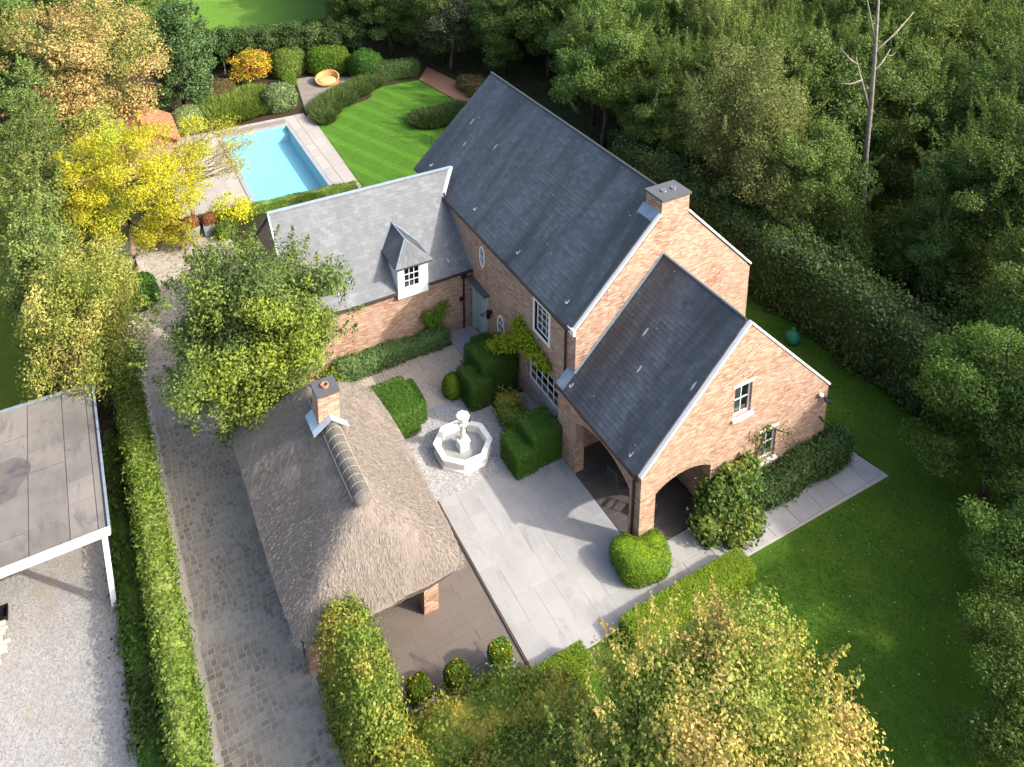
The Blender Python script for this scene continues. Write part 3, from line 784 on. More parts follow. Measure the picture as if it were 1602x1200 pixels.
h_door = [(DOOR[0], .05), (DOOR[1], .05), (DOOR[1], 2.38), (DOOR[0], 2.38)]
h_oc = oval(11.02, 3.88, .20, .46)
h_ov = oval(9.42, 1.62, .26, .52)
b = MB(); b.panel(F_left, [(Y0 + .322, 0), (Y1 - .302, 0), (Y1 - .302, HE - .04), (Y0 + .322, HE - .04)], [h_arch, h_up, h_door, h_oc, h_ov], .32)
b.build('wall', M['brick'], house)
b = MB(); b.panel(F_main, [(XL, 0), (XR, 0), (XR, HE - .08), (XM, HR - .08), (XL, HE - .08)], [], .32)
b.build('gable_wall', M['brick'], house)
b = MB()
b.panel(Fr((XR, 0, 0), (0, 1, 0), (1, 0, 0)), [(Y0 + .322, 0), (Y1 - .302, 0), (Y1 - .302, HE - .04), (Y0 + .322, HE - .04)], [], .3)
b.panel(Fr((0, Y1, 0), (1, 0, 0), (0, 1, 0)), [(XL, 0), (XR, 0), (XR, HE - .1), (XM, HR - .1), (XL, HE - .1)], [], .3)
b.build('rear_wall', M['brick'], house)
# porch
PE, PR, PW, PM = 2.86, 6.72, 8.0, 4.02
h_pa = [(.58, -.04), (2.78, -.04)] + arc(.58, 2.78, 2.06, .32)
h_w1 = [(3.58, 3.42), (4.32, 3.42), (4.32, 4.56), (3.58, 4.56)]
h_w2 = [(4.92, 1.12), (5.62, 1.12), (5.62, 2.28), (4.92, 2.28)]
b = MB(); b.panel(F_gab, [(0, -.1), (PW, -.1), (PW, PE), (PM, PR), (0, PE)], [h_pa, h_w1, h_w2], .36)
b.build('porch_gable_wall', M['brick'], house)
h_pl = [(.52, -.04), (3.46, -.04)] + arc(.52, 3.46, 2.06, .46)
b = MB(); b.panel(F_por, [(.362, -.1), (Y0 - .004, -.1), (Y0 - .004, PE - .03), (.362, PE - .03)], [h_pl], .36); b.build('porch_wall', M['brick'], house); b = MB()
b.panel(Fr((PW, 0, 0), (0, 1, 0), (1, 0, 0)), [(.362, 0), (Y0 - .004, 0), (Y0 - .004, PE - .03), (.362, PE - .03)], [], .3); b.build('porch_wall', M['brick'], house); b = MB()
b.panel(Fr((2.95, 0, 0), (0, 1, 0), (-1, 0, 0)), [(.365, 0), (Y0 - .01, 0), (Y0 - .01, 2.78), (.365, 2.78)], [], .3)
b.build('partition_wall', M['brick'], house)
b = MB(); b.box(.02, 7.7, .37, Y0 - .01, 2.79, 2.86); b.build('porch_ceiling', M['timber'], house)
# soldier-brick arch rings, proud of the wall
def ring(F, u0, u1, zs, rise, name, d=.012, bl=.2, step=.075):
    w = (u1 - u0) / 2; R = (w * w + rise * rise) / (2 * rise); cz = zs + rise - R; a0 = math.asin(min(1, w / R)); um = (u0 + u1) / 2
    n = int(2 * a0 * R / step); bb = MB()
    for i in range(n):
        a1 = -a0 + 2 * a0 * (i + .08) / n; a2 = -a0 + 2 * a0 * (i + .92) / n
        q = [(um + r_ * math.sin(a), cz + r_ * math.cos(a)) for r_, a in ((R, a1), (R, a2), (R + bl, a2), (R + bl, a1))]
        bb.face([F.p(*p, d) for p in (q if F.u.cross(Vector((0, 0, 1))).dot(F.n) > 0 else q[::-1])], [(p[0] * 3 + i * .2, p[1]) for p in q])
        for s_ in range(4):
            p, r2 = q[s_], q[(s_ + 1) % 4]; bb.face([F.p(*p, d), F.p(*p, -.02), F.p(*r2, -.02), F.p(*r2, d)], [(0, 0)] * 4)
    return tag(bb.build(name, M['brick'], house), kind='stuff')
ring(F_gab, .58, 2.78, 2.06, .32, 'arch_bricks'); ring(F_por, .52, 3.46, 2.06, .46, 'arch_bricks', bl=.17); ring(F_left, 5.24, 7.32, 1.78, .50, 'arch_bricks')
# wing
b = MB()
b.panel(F_wing, [(WX, 0), (XL - .005, 0), (XL - .005, WE), (WX, WE)], [], .3)
b.panel(Fr((WX, 0, 0), (0, 1, 0), (-1, 0, 0)), [(WY + .302, 0), (2 * WYR - WY - .302, 0), (2 * WYR - WY - .302, WE + .15), (WYR, WR - .1), (WY + .302, WE + .15)], [], .3)
b.panel(Fr((0, 2 * WYR - WY, 0), (1, 0, 0), (0, 1, 0)), [(WX, 0), (XL - .005, 0), (XL - .005, WE), (WX, WE)], [], .3)
b.build('wing_wall', M['brick'], house)
# floors inside so that the windows look into rooms
b = MB(); b.box(XL + .33, XR - .33, Y0 + .33, Y1 - .33, .02, .04); b.box(XL + .33, XR - .33, Y0 + .33, Y1 - .33, 2.65, 2.8); b.box(2.96 + .3, 7.69, .4, Y0 - .02, .02, .04); b.build('room_floor', M['timber'], house)

# roofs: a deck sheet with rows of real slates on it
big_slates = []
def slope(parent, p0, du, dv, W_, L_, mat, umin=None, umax=None, sw=.25, ex=.17, th=.009, keep=0, seed=0, under=True):
    """p0 lower-left corner at the eave, du along the eave, dv up the slope"""
    r = random.Random(seed); p0 = Vector(p0); du = Vector(du).normalized(); dv = Vector(dv).normalized(); n = du.cross(dv)
    b = MB(); rows = int(L_ / ex); singles = []
    for i in range(rows + 1):
        v0 = i * ex; v1 = min(v0 + ex * 1.25, L_)
        if v1 - v0 < .03: continue
        ua = umin(v0) if umin else 0.0; ub = umax(v0) if umax else W_
        u = ua - (sw / 2 if i % 2 else 0)
        while u < ub - .02:
            a = max(u, ua); c = min(u + sw, ub); u += sw
            if c - a < .03: continue
            j = r.uniform(-.004, .004); t = th * r.uniform(.8, 1.25)
            lo0 = p0 + du * (a + .002) + dv * (v0 + j) + n * (.004 + t); lo1 = p0 + du * (c - .002) + dv * (v0 + j) + n * (.004 + t)
            hi1 = p0 + du * (c - .002) + dv * v1 + n * .004; hi0 = p0 + du * (a + .002) + dv * v1 + n * .004
            uv = [(a, v0), (c, v0), (c, v1), (a, v1)]
            faces = [([lo0, lo1, hi1, hi0], uv), ([lo0 - n * (t + .004), lo1 - n * (t + .004), lo1, lo0], [(a, v0), (c, v0), (c, v0), (a, v0)])]
            if keep and i < 8 and len(singles) < keep:
                singles.append(faces)
            else:
                i0 = len(b.v)
                b.v += [tuple(q) for q in (lo0, lo1, hi1, hi0, lo0 - n * (t + .004), lo1 - n * (t + .004))]
                for f, w in (((0, 1, 2, 3), uv), ((4, 5, 1, 0), faces[1][1])):
                    b.f.append(tuple(i0 + q for q in f)); b.uv.append(w); b.mi.append(0)
    for fs in singles:
        s = MB()
        for pts, uv in fs: s.face(pts, uv)
        s.build('slate', mat, parent)
    tag(b.build('slates', mat, parent), kind='stuff')

def vsub(a, c): return (c[0] - a[0], c[1] - a[1], c[2] - a[2])
roofd = {}
def roof_deck(name, polys, mat, th=.1):
    b = MB()
    for pts in polys:
        pts = [Vector(p) for p in pts]; n = (pts[1] - pts[0]).cross(pts[2] - pts[0]).normalized()
        if n.z < 0: pts.reverse(); n = -n
        b.face(pts, [(p.x, p.y) for p in pts]); b.face([p - n * th for p in reversed(pts)], [(p.x, p.y) for p in reversed(pts)])
        for i in range(len(pts)):
            a, c = pts[i], pts[(i + 1) % len(pts)]; b.face([a, a - n * th, c - n * th, c], [(0, 0)] * 4)
    return b.build(name, mat, house)
# main roof
ml = Vector((XM - XL, 0, HR - HE)); mL = ml.length; mld = ml / mL
mr = Vector((XM - XR, 0, HR - HE)); mR = mr.length; mrd = mr / mR
ov = .16; ya, yb = Y0 + .24, Y1 + .12
e0 = Vector((XL, 0, HE)) - mld * ov; e1 = Vector((XR, 0, HE)) - mrd * ov
r_main = roof_deck('main_roof', [[(e0.x, ya, e0.z), (e0.x, yb, e0.z), (XM, yb, HR), (XM, ya, HR)], [(e1.x, yb, e1.z), (e1.x, ya, e1.z), (XM, ya, HR), (XM, yb, HR)]], M['slate_dark'])
slope(r_main, (e0.x, yb, e0.z), (0, -1, 0), mld, yb - ya, mL + ov, M['slate_dark'], seed=1)
slope(r_main, (e1.x, ya, e1.z), (0, 1, 0), mrd, yb - ya, mR + ov, M['slate_dark'], seed=2)
b = MB(); b.tube([(XM, ya, HR + .03), (XM, yb, HR + .03)], .06, 8); b.build('ridge_cap', M['slate_dark'], r_main)
# porch roof
pl_ = Vector((PM, 0, PR - PE)); pL = pl_.length; pld = pl_ / pL
pr_ = Vector((PM - PW, 0, PR - PE)); pRl = pr_.length; prd = pr_ / pRl
pe0 = Vector((0, 0, PE)) - pld * .09; pe1 = Vector((PW, 0, PE)) - prd * .22
pa = .20; pb = Y0 - .004
r_por = roof_deck('porch_roof', [[(pe0.x, pa, pe0.z), (pe0.x, pb, pe0.z), (PM, pb, PR), (PM, pa, PR)], [(pe1.x, pb, pe1.z), (pe1.x, pa, pe1.z), (PM, pa, PR), (PM, pb, PR)]], M['slate_dark'])
slope(r_por, (pe0.x, pb, pe0.z), (0, -1, 0), pld, pb - pa, pL + .09, M['slate_dark'], keep=130, seed=3)
slope(r_por, (pe1.x, pa, pe1.z), (0, 1, 0), prd, pb - pa, pRl + .22, M['slate_dark'], seed=4)
b = MB(); b.tube([(PM, pa, PR + .02), (PM, pb, PR + .02)], .05, 8); b.build('ridge_cap', M['slate_dark'], r_por)
# small roof piece running past the main corner, and its lead apron
b = MB(); q0 = pe0 + Vector((0, 0, .025)); q1 = Vector((XL - .003, 0, PE + XL * pld.z / pld.x + .025))
b.face([(q0.x, pb, q0.z), (q1.x, pb, q1.z), (q1.x, Y0 + .42, q1.z), (q0.x, Y0 + .42, q0.z)], [(0, 0)] * 4)
b.face([(q0.x, Y0 + .42, q0.z), (q1.x, Y0 + .42, q1.z), (q1.x, Y0 + .42, q0.z - .1), (q0.x, Y0 + .42, q0.z - .1)], [(0, 0)] * 4)
b.face([(q0.x, pb, q0.z), (q0.x, Y0 + .42, q0.z), (q0.x, Y0 + .42, q0.z - .1), (q0.x, pb, q0.z - .1)], [(0, 0)] * 4)
b.build('lead_apron', M['lead'], house)
b = MB(); b.box(q0.x + .06, XL, Y0 - .003, Y0 + .36, 0, 2.58); b.build('corner_pier', M['brick'], house)
# lead flashing where the porch roof meets the main gable
b = MB()
for s_, dd in ((0, pld), (1, prd)):
    e = Vector((0 if s_ == 0 else PW, Y0 - .012, PE)); t = Vector((PM, Y0 - .012, PR))
    e = e.lerp(t, .1 if s_ == 0 else .02)
    b.bar(e + Vector((0, 0, .08)), t + Vector((0, 0, .08)), .02, .13)
b.build('lead_flashing', M['lead'], house)
# wing roof
wl = Vector((0, WYR - WY, WR - WE)); wL = wl.length; wld = wl / wL
wo_ = .15; we = Vector((0, WY, WE)) - wld * wo_; x0 = WX - .1
tk = (WR - HE) / (HR - HE); xv = XL + tk * (XM - XL)
zf = lambda v: WE + (v - wo_) * wld.z
def wmax(v):
    z = zf(v); return (XL - x0 - .004) if z < HE else XL - x0 + (z - HE) / (HR - HE) * (XM - XL)
vb = (HE - WE) / wld.z + wo_
py = lambda z: WY + (z - WE) * wld.y / wld.z
wy2 = 2 * WYR - WY
r_wing = roof_deck('wing_roof', [[(x0, we.y, we.z), (XL - .004, we.y, we.z), (XL - .004, py(HE), HE), (xv, WYR, WR), (x0, WYR, WR)],
                                 [(XL - .004, 2 * WYR - we.y, we.z), (x0, 2 * WYR - we.y, we.z), (x0, WYR, WR), (xv, WYR, WR), (XL - .004, 2 * WYR - py(HE), HE)]], M['slate_sunlit'])
slope(r_wing, (x0, we.y, we.z), (1, 0, 0), wld, XL - x0, wL + wo_, M['slate_sunlit'], umax=wmax, keep=0, seed=5)
slope(r_wing, (XL, 2 * WYR - we.y, we.z), (-1, 0, 0), Vector((0, -wld.y, wld.z)), XL - x0, wL + wo_, M['slate_sunlit'], seed=6)
b = MB(); b.bar((x0, WYR, WR + .03), (xv, WYR, WR + .03), .16, .05)
b.bar((x0 + .03, we.y, we.z + .02), (x0 + .03, WYR, WR + .02), .06, .05); b.build('ridge_cap', M['zinc'], r_wing)
b = MB(); b.bar((XL - .03, py(HE), HE + .03), (xv, WYR, WR + .05), .16, .03); b.build('valley_lead', M['stone_white'], r_wing)
b = MB(); b.bar((XL - .02, we.y, we.z + .06), (XL - .02, py(HE), HE + .06), .03, .10); b.build('lead_flashing', M['lead'], r_wing)

# verge copings of pale stone on the two gables
def coping(F, pts, w=.12, t=.07):
    bb = MB()
    for p, q in zip(pts, pts[1:]):
        a = F.p(*p, .03 - w / 2); c = F.p(*q, .03 - w / 2); bb.bar(a, c, w, t)
    bb.build('coping', M['stone_white'], house)
coping(F_main, [(XL - .06, HE + .02), (3.82, HE + .02 + (3.82 - XL + .06) * .967)]); coping(F_main, [(5.06, HE + .02 + (XR + .06 - 5.06) * .967), (XR + .06, HE + .02)])
coping(F_gab, [(-.03, PE + .05), (PM, PR + .08)]); coping(F_gab, [(PM, PR + .08), (PW + .06, PE + .04)])
# gutters and downpipes
def gutter(p, q, r_=.055):
    bb = MB(); bb.tube([p, q], r_, 8); return bb
g = gutter((e0.x - .05, Y0 + .28, e0.z - .01), (e0.x - .05, py(HE) - .12, e0.z - .01)); g.build('gutter', M['bronze'], house)
g = gutter((e0.x - .05, 2 * WYR - py(HE) + .1, e0.z - .01), (e0.x - .05, Y1, e0.z - .01)); g.build('gutter', M['bronze'], house)
g = gutter((pe0.x - .04, .02, pe0.z - .01), (pe0.x - .04, Y0 + .4, pe0.z - .01), .045); g.build('gutter', M['bronze'], house)
g = gutter((pe1.x + .05, .02, pe1.z - .01), (pe1.x + .05, Y0, pe1.z - .01)); g.build('gutter', M['bronze'], house)
g = gutter((x0 + .05, we.y - .05, we.z - .01), (-2.98, we.y - .05, we.z - .01)); g.build('gutter', M['bronze'], house)
g = gutter((-1.55, we.y - .05, we.z - .01), (XL - .02, we.y - .05, we.z - .01)); g.build('gutter', M['bronze'], house)
def pipe(x, y, z0, z1, hop=True):
    bb = MB(); bb.tube([(x, y, z0), (x, y, z1)], .04, 8)
    if hop: bb.box(x - .1, x + .1, y - .08, y + .08, z1 - .12, z1 + .06)
    bb.build('downpipe', M['bronze'], house)
pipe(.04, WY - .07, .03, 2.58); pipe(XL - .07, Y0 + .52, 2.75, 4.72, False); pipe(-.06, .28, .03, 2.6, False)
# brick kneelers / corbel row under the main eave corner
b = MB(); b.box(XL - .10, XL - .003, Y0 + .002, Y0 + .40, HE - .24, HE - .05); b.build('kneeler', M['stone_white'], house)

# ---- windows
def window(F, u0, u1, z0, z1, nu, nv, name='window', fw=.05, mat='paint_white', sill=True, surround=0.0, d=-.09, sillw=.06, label=None, bar=.022, pane_tone_sheet=True):
    b = MB()
    for a, c, e, g_ in ((u0, u0 + fw, z0, z1), (u1 - fw, u1, z0, z1)): b.fbox(F, a, c, e, g_, d - .05, d)
    for e, g_ in ((z0, z0 + fw), (z1 - fw, z1)): b.fbox(F, u0 + fw, u1 - fw, e, g_, d - .05, d - .001)
    w = b.build(name, M[mat], house)
    if label: w['label'] = label
    gb = MB(); U0, U1, Z0, Z1 = u0 + fw, u1 - fw, z0 + fw, z1 - fw
    for i in range(1, nu): uu = U0 + (U1 - U0) * i / nu; gb.fbox(F, uu - bar / 2, uu + bar / 2, Z0, Z1, d - .035, d - .008)
    for j in range(1, nv): zz = Z0 + (Z1 - Z0) * j / nv; gb.fbox(F, U0, U1, zz - bar / 2, zz + bar / 2, d - .034, d - .006)
    gb.build('glazing_bar', M[mat], w)
    for i in range(nu):
        for j in range(nv):
            pb_ = MB(); a = U0 + (U1 - U0) * i / nu + .004; c = U0 + (U1 - U0) * (i + 1) / nu - .004; e = Z0 + (Z1 - Z0) * j / nv + .004; g_ = Z0 + (Z1 - Z0) * (j + 1) / nv - .004
            pb_.fbox(F, a, c, e, g_, d - .030, d - .024); pb_.build('pane', M['glass'], w)
    if pane_tone_sheet:  # sheet added behind the glass so the panes look lighter and greyer
        s = MB(); s.fbox(F, U0, U1, Z0 + (Z1 - Z0) * .0, Z1, d - .16, d - .15); s.build('pane_tone_sheet', M['pane_tone_sheet'], w)
    if sill:
        s = MB(); s.fbox(F, u0 - .07, u1 + .07, z0 - .10, z0 - .002, d - .05, .09); s.build('sill', M['stone_white'] if mat == 'paint_white' else M['lead'], w)
    if surround:
        s = MB(); q = surround
        for a, c, e, g_ in ((u0 - q, u0, z0 - q, z1 + q), (u1, u1 + q, z0 - q, z1 + q)): s.fbox(F, a, c, e, g_, -.1, .03)
        for e, g_ in ((z0 - q, z0), (z1, z1 + q)): s.fbox(F, u0, u1, e, g_, -.1, .028)
        s.build('surround', M['stone_white'], w)
    return w
w1 = window(F_left, 5.9, 6.86, 3.3, 4.52, 3, 4, sill=False, surround=.11)
window(F_gab, 3.58, 4.32, 3.42, 4.56, 2, 2, mat='paint_white', fw=.055)
w = window(F_gab, 4.92, 5.62, 1.12, 2.28, 2, 2, fw=.055)
for z_, u0, u1 in ((4.56, 3.5, 4.40), (2.28, 4.84, 5.70)):
    b = MB(); b.fbox(F_gab, u0, u1, z_ + .003, z_ + .09, -.1, .02); b.build('lintel', M['stone_white'], house)
# big arched window: frame follows the arch, panes cut to it
def arched_window(F, u0, u1, z0, zs, rise, nu, nv, fw=.05, d=-.1):
    w = (u1 - u0) / 2; R = (w * w + rise * rise) / (2 * rise); cz = zs + rise - R; um = (u0 + u1) / 2
    top = lambda u, k=0.0: cz + math.sqrt(max(1e-6, (R - k) ** 2 - (u - um) ** 2))
    b = MB(); o = [(u0, z0), (u1, z0)] + arc(u0, u1, zs, rise, 16); i_ = [(u0 + fw, z0 + fw), (u1 - fw, z0 + fw)] + [(um + (p[0] - um) * (1 - fw / w), p[1] - fw) for p in arc(u0, u1, zs, rise, 16)]
    Fd = Fr(F.o + F.n * d, F.u, F.n); b.panel(Fd, o, [i_], .06)
    wo2 = b.build('arched_window', M['paint_white'], house)
    g2 = MB(); U0, U1 = u0 + fw, u1 - fw; Z0 = z0 + fw; hh = (zs - Z0) / (nv - 1) if nv > 1 else 1
    hh = (zs + rise - fw - Z0) / nv
    for i in range(1, nu): uu = U0 + (U1 - U0) * i / nu; g2.fbox(F, uu - .015, uu + .015, Z0, top(uu, fw), d - .04, d - .01)
    for j in range(1, nv):
        zz = Z0 + hh * j; half = w - fw
        if zz > zs - fw: half = min(half, math.sqrt(max(0.0, (R - fw) ** 2 - (zz - cz) ** 2)))
        g2.fbox(F, um - half, um + half, zz - .015, zz + .015, d - .039, d - .008)
    g2.build('glazing_bar', M['paint_white'], wo2)
    for i in range(nu):
        for j in range(nv):
            a = U0 + (U1 - U0) * i / nu + .005; c = U0 + (U1 - U0) * (i + 1) / nu - .005; e = Z0 + hh * j + .005; t = e + hh - .01
            ta, tc = min(t, top(a, fw)), min(t, top(c, fw))
            if max(ta, tc) <= e + .02: continue
            ta, tc = max(ta, e + .01), max(tc, e + .01)
            p = MB(); p.face([F.p(a, e, d - .028), F.p(c, e, d - .028), F.p(c, tc, d - .028), F.p(a, ta, d - .028)][::(1 if F.u.cross(Vector((0, 0, 1))).dot(F.n) > 0 else -1)])
            p.build('pane', M['glass'], wo2)
    s = MB(); s.fbox(F, u0 - .06, u1 + .06, z0 - .12, z0 - .002, d - .05, .12); s.build('sill', M['lead'], wo2)
    return wo2
arched_window(F_left, 5.24, 7.32, .86, 1.78, .50, 5, 4)
def oval_window(F, uc, zc, a, b_, name, d=.025, lattice=False):
    Fd = Fr(F.o + F.n * d, F.u, F.n); b = MB(); b.panel(Fd, oval(uc, zc, a + .03, b_ + .03, 24), [oval(uc, zc, a - .045, b_ - .045, 24)], .05)
    w = b.build(name, M['paint_white'], house)
    p = MB(); pts = [F.p(*q, d - .03) for q in oval(uc, zc, a - .045, b_ - .045, 24)]; p.face(pts); p.build('pane', M['glass'], w)
    g = MB()
    g.fbox(F, uc - .012, uc + .012, zc - b_ + .045, zc + b_ - .045, d - .025, d - .005)
    for zz in ((0,) if not lattice else (-.16, .16)): 
        hw = (a - .045) * math.sqrt(max(0, 1 - (zz / (b_ - .045)) ** 2)); g.fbox(F, uc - hw, uc + hw, zc + zz - .012, zc + zz + .012, d - .024, d - .004)
    g.build('glazing_bar', M['paint_white'], w)
    return w
oval_window(F_left, 11.02, 3.88, .20, .46, 'oval_window')
w = oval_window(F_left, 9.42, 1.62, .26, .52, 'oval_window', lattice=True)
b = MB(); b.fbox(F_left, 9.16, 9.68, .98, 1.08, -.1, .07); b.build('sill', M['stone_white'], w)

# ---- front door
y0d, y1d = DOOR
b = MB()
b.fbox(F_left, y0d, y0d + .14, .05, 2.38, -.12, .05); b.fbox(F_left, y1d - .14, y1d, .05, 2.38, -.12, .05); b.fbox(F_left, y0d + .14, y1d - .14, 2.26, 2.38, -.12, .045)
b.fbox(F_left, y0d + .14, y1d - .14, 1.93, 1.99, -.12, .02)
b.fbox(F_left, y0d - .03, y0d + .17, 1.95, 2.03, -.1, .09); b.fbox(F_left, y1d - .17, y1d + .03, 1.95, 2.03, -.1, .09)
dr = b.build('door', M['paint_grey'], house); dr['label'] = 'sage grey panelled front door with glazed fanlight'
b = MB(); b.fbox(F_left, y0d + .14, y1d - .14, .09, 1.93, -.12, -.06)
for a, c in ((.18, .86), (1.0, 1.82)):
    for u in ((y0d + .22, (y0d + y1d) / 2 - .04), ((y0d + y1d) / 2 + .04, y1d - .22)):
        b.fbox(F_left, u[0], u[1], a, c, -.06, -.035)
b.build('door_leaf', M['paint_grey'], dr)
for i in range(3):
    a = y0d + .16 + i * (y1d - y0d - .32) / 3; b = MB(); b.fbox(F_left, a + .02, a + (y1d - y0d - .32) / 3 - .02, 2.01, 2.24, -.08, -.07); b.build('fanlight_pane', M['glass'], dr)
b = MB(); b.fbox(F_left, 11.1, 11.28, 1.0, 1.06, -.035, -.02); b.build('letter_plate', M['black'], dr)
b = MB(); b.tube([F_left.p(10.98, 1.12, -.01), F_left.p(10.98, 1.3, -.01)], .02, 6); b.build('door_handle', M['black'], dr)
b = MB(); b.fbox(F_left, y0d - .12, y1d + .1, 2.42, 2.50, .001, .26); b.fbox(F_left, y0d - .08, y1d + .06, 2.385, 2.42, .001, .20); b.build('door_canopy', M['capstone'], dr)
b = MB(); b.fbox(F_left, y0d - .05, y1d + .05, .0, .10, .001, .32); b.build('door_step', M['bluestone2'], dr)

# ---- dormer on the wing
DX0, DX1, DY, DZ0, DZ1 = -2.92, -1.62, 11.86, 2.50, 3.92
dm = MB(); F_d = Fr((0, DY, 0), (1, 0, 0), (0, -1, 0))
dm.panel(F_d, [(DX0, DZ0), (DX1, DZ0), (DX1, DZ1), (DX0, DZ1)], [[(-2.68, 2.88), (-1.96, 2.88), (-1.96, 3.84), (-2.68, 3.84)]], .12)
for x_, n_ in ((DX0, -1), (DX1, 1)):
    q = [(DY + .121, DZ0 + .4), (DY + .121, DZ1), (py(DZ1) + .1, DZ1), (WY + .0, WE)]
    pts = [Vector((x_ - n_ * .004, a, z)) for a, z in q]; dm.face(pts if n_ > 0 else pts[::-1], [(a, z) for a, z in (q if n_ > 0 else q[::-1])])
dorm = dm.build('dormer', M['paint_white'], house)
b = MB(); b.fbox(F_d, DX0 - .05, DX1 + .05, DZ1 - .065, DZ1 - .004, .001, .07); b.build('cornice', M['paint_white'], dorm); b = MB(); b.fbox(F_d, -2.74, -1.90, 2.80, 2.878, .001, .06); b.build('sill', M['paint_white'], dorm)
RX0, RX1, RYF, RZ = DX0 - .13, DX1 + .13, DY - .16, DZ1 + .01
AP = Vector((-2.27, 12.66, 4.58)); RB = Vector((-2.27, py(4.58) + .05, 4.58))
b = MB()
fl, fr_ = Vector((RX0, RYF, RZ)), Vector((RX1, RYF, RZ)); bl, br_ = Vector((RX0, py(RZ) + .03, RZ)), Vector((RX1, py(RZ) + .03, RZ))
up_ = Vector((0, 0, .03))
b.face([fl + up_, fr_ + up_, AP + up_], [(fl.x, 0), (fr_.x, 0), (AP.x, .9)])
b.face([bl + up_, fl + up_, AP + up_, RB + up_], [(bl.y, 0), (fl.y, 0), (AP.y, .9), (RB.y, .9)])
b.face([fr_ + up_, br_ + up_, RB + up_, AP + up_], [(fr_.y, 0), (br_.y, 0), (RB.y, .9), (AP.y, .9)])
for a, c in ((fl, fr_), (bl, fl), (fr_, br_)): b.face([a - up_, c - up_, c + up_, a + up_], [(0, 0)] * 4)
b.face([fl - up_, bl - up_, br_ - up_, fr_ - up_], [(0, 0)] * 4)
b.build('dormer_roof', M['slate_dark'], dorm)
b = MB()
for a, c in ((AP, fl), (AP, fr_), (AP, RB)): b.bar(a + up_ * 1.4, c + up_ * 1.4, .05, .02)
for a, c in ((bl, RB), (br_, RB)): b.bar(a + up_ * 1.5, c + up_ * 1.5, .10, .02)
b.build('lead_flashing', M['lead'], dorm)
# dormer slates on the front hip
b = MB()
for i in range(5):
    t0, t1 = i / 5, min(1, (i + 1.2) / 5); a = fl.lerp(AP, t0); c = fr_.lerp(AP, t0); a2 = fl.lerp(AP, t1); c2 = fr_.lerp(AP, t1); nn = max(1, int((c - a).length / .24))
    for k_ in range(nn):
        p, q, r_, s_ = a.lerp(c, (k_ + .03) / nn), a.lerp(c, (k_ + .97) / nn), a2.lerp(c2, (k_ + .97) / nn), a2.lerp(c2, (k_ + .03) / nn)
        b.face([p + Vector((0, -.006, .05)), q + Vector((0, -.006, .05)), r_ + Vector((0, 0, .036)), s_ + Vector((0, 0, .036))], [(p.x, 0), (q.x, 0), (r_.x, .2), (s_.x, .2)])
tag(b.build('slates', M['slate_sunlit'], dorm), kind='stuff')
window(F_d, -2.68, -1.96, 2.88, 3.84, 3, 3, name='dormer_window', sill=False, d=-.03, pane_tone_sheet=False)

# ---- main chimney in the near gable
b = MB(); b.box(3.84, 5.06, Y0 - .004, Y0 + .86, 7.3, 8.84); chim = b.build('chimney', M['brick'], house)
b = MB(); b.box(3.79, 5.11, Y0 - .07, Y0 + .91, 8.84, 8.92); b.build('chimney_cap', M['capstone'], chim)
for x_ in (4.25, 4.68):
    b = MB(); b.lathe((x_, Y0 + .42, 8.92), [(.085, -.01), (.085, .06), (.055, .06), (.055, -.005)], 14); b.build('flue_pipe', M['flue'], chim)
b = MB(); za, zb = HE + (3.56 - XL) * .967, HE + (3.838 - XL) * .967
b.hexa([(3.56, Y0 + .14, za), (3.838, Y0 + .14, zb), (3.838, Y0 + .98, zb), (3.56, Y0 + .98, za), (3.56, Y0 + .14, za + .045), (3.838, Y0 + .14, zb + .06), (3.838, Y0 + .98, zb + .06), (3.56, Y0 + .98, za + .045)]); b.build('lead_flashing', M['lead'], chim)
# ---- roof hooks (small galvanised ladder hooks)
def hook(parent, p, dv):
    p = Vector(p); dv = Vector(dv).normalized(); b = MB(); n = Vector((0, 1, 0)).cross(dv); n = n if n.z > 0 else -n
    if abs(dv.x) < .01: n = Vector((1, 0, 0)).cross(dv); n = n if n.z > 0 else -n
    pts = [p + dv * .12 + n * .02, p + n * .02, p - dv * .05 + n * .05, p - dv * .04 + n * .10, p + dv * .03 + n * .12]
    b.tube(pts, .013, 5); b.build('roof_hook', M['hook'], parent)
for y_ in (5.2, 8.6, 12.2, 16.6): hook(r_main, (XL + .3, y_, HE + .3 * .967 + .03), mld)
for y_ in (.7, 4.0): hook(r_por, (.16, y_, PE + .16 * .96 + .03), pld)
for x_ in (-.5, -5.2): hook(r_wing, (x_, py(3.15), 3.18), wld)

# ---- things mounted on the house walls
def lantern(F, u, z, label):
    root = empty('wall_lantern', label, 'lantern', F.p(u, z, 0), 'black wall lanterns')
    b = MB(); b.fbox(F, u - .05, u + .05, z - .02, z + .14, .001, .03); b.bar(F.p(u, z + .1, .03), F.p(u, z + .1, .16), .03, .03); b.build('bracket', M['black'], root)
    b = MB(); c = F.p(u, z - .18, .16); b.lathe(c, [(.02, -.02), (.09, 0), (.11, .26), (.13, .27), (.03, .40), (0.0, .40)], 4, rot=math.pi / 4); b.build('lantern_body', M['black'], root)
lantern(F_left, 10.2, 1.78, 'square black lantern on the brick wall just right of the grey front door')
lantern(Fr((0, Y0, 0), (1, 0, 0), (0, -1, 0)), .75, 1.95, 'black lantern on the inner brick wall under the porch arch')
root = empty('wall_spotlight', 'small black box light on the wing wall beside the downpipe', 'wall light', (-.1, WY, 1.45)); b = MB(); b.box(-.14, -.02, WY - .11, WY - .002, 1.4, 1.56); b.build('lamp_body', M['black'], root); b = MB(); b.box(-.12, -.04, WY - .10, WY - .02, 1.385, 1.398); b.build('lens', M['paint_white'], root)
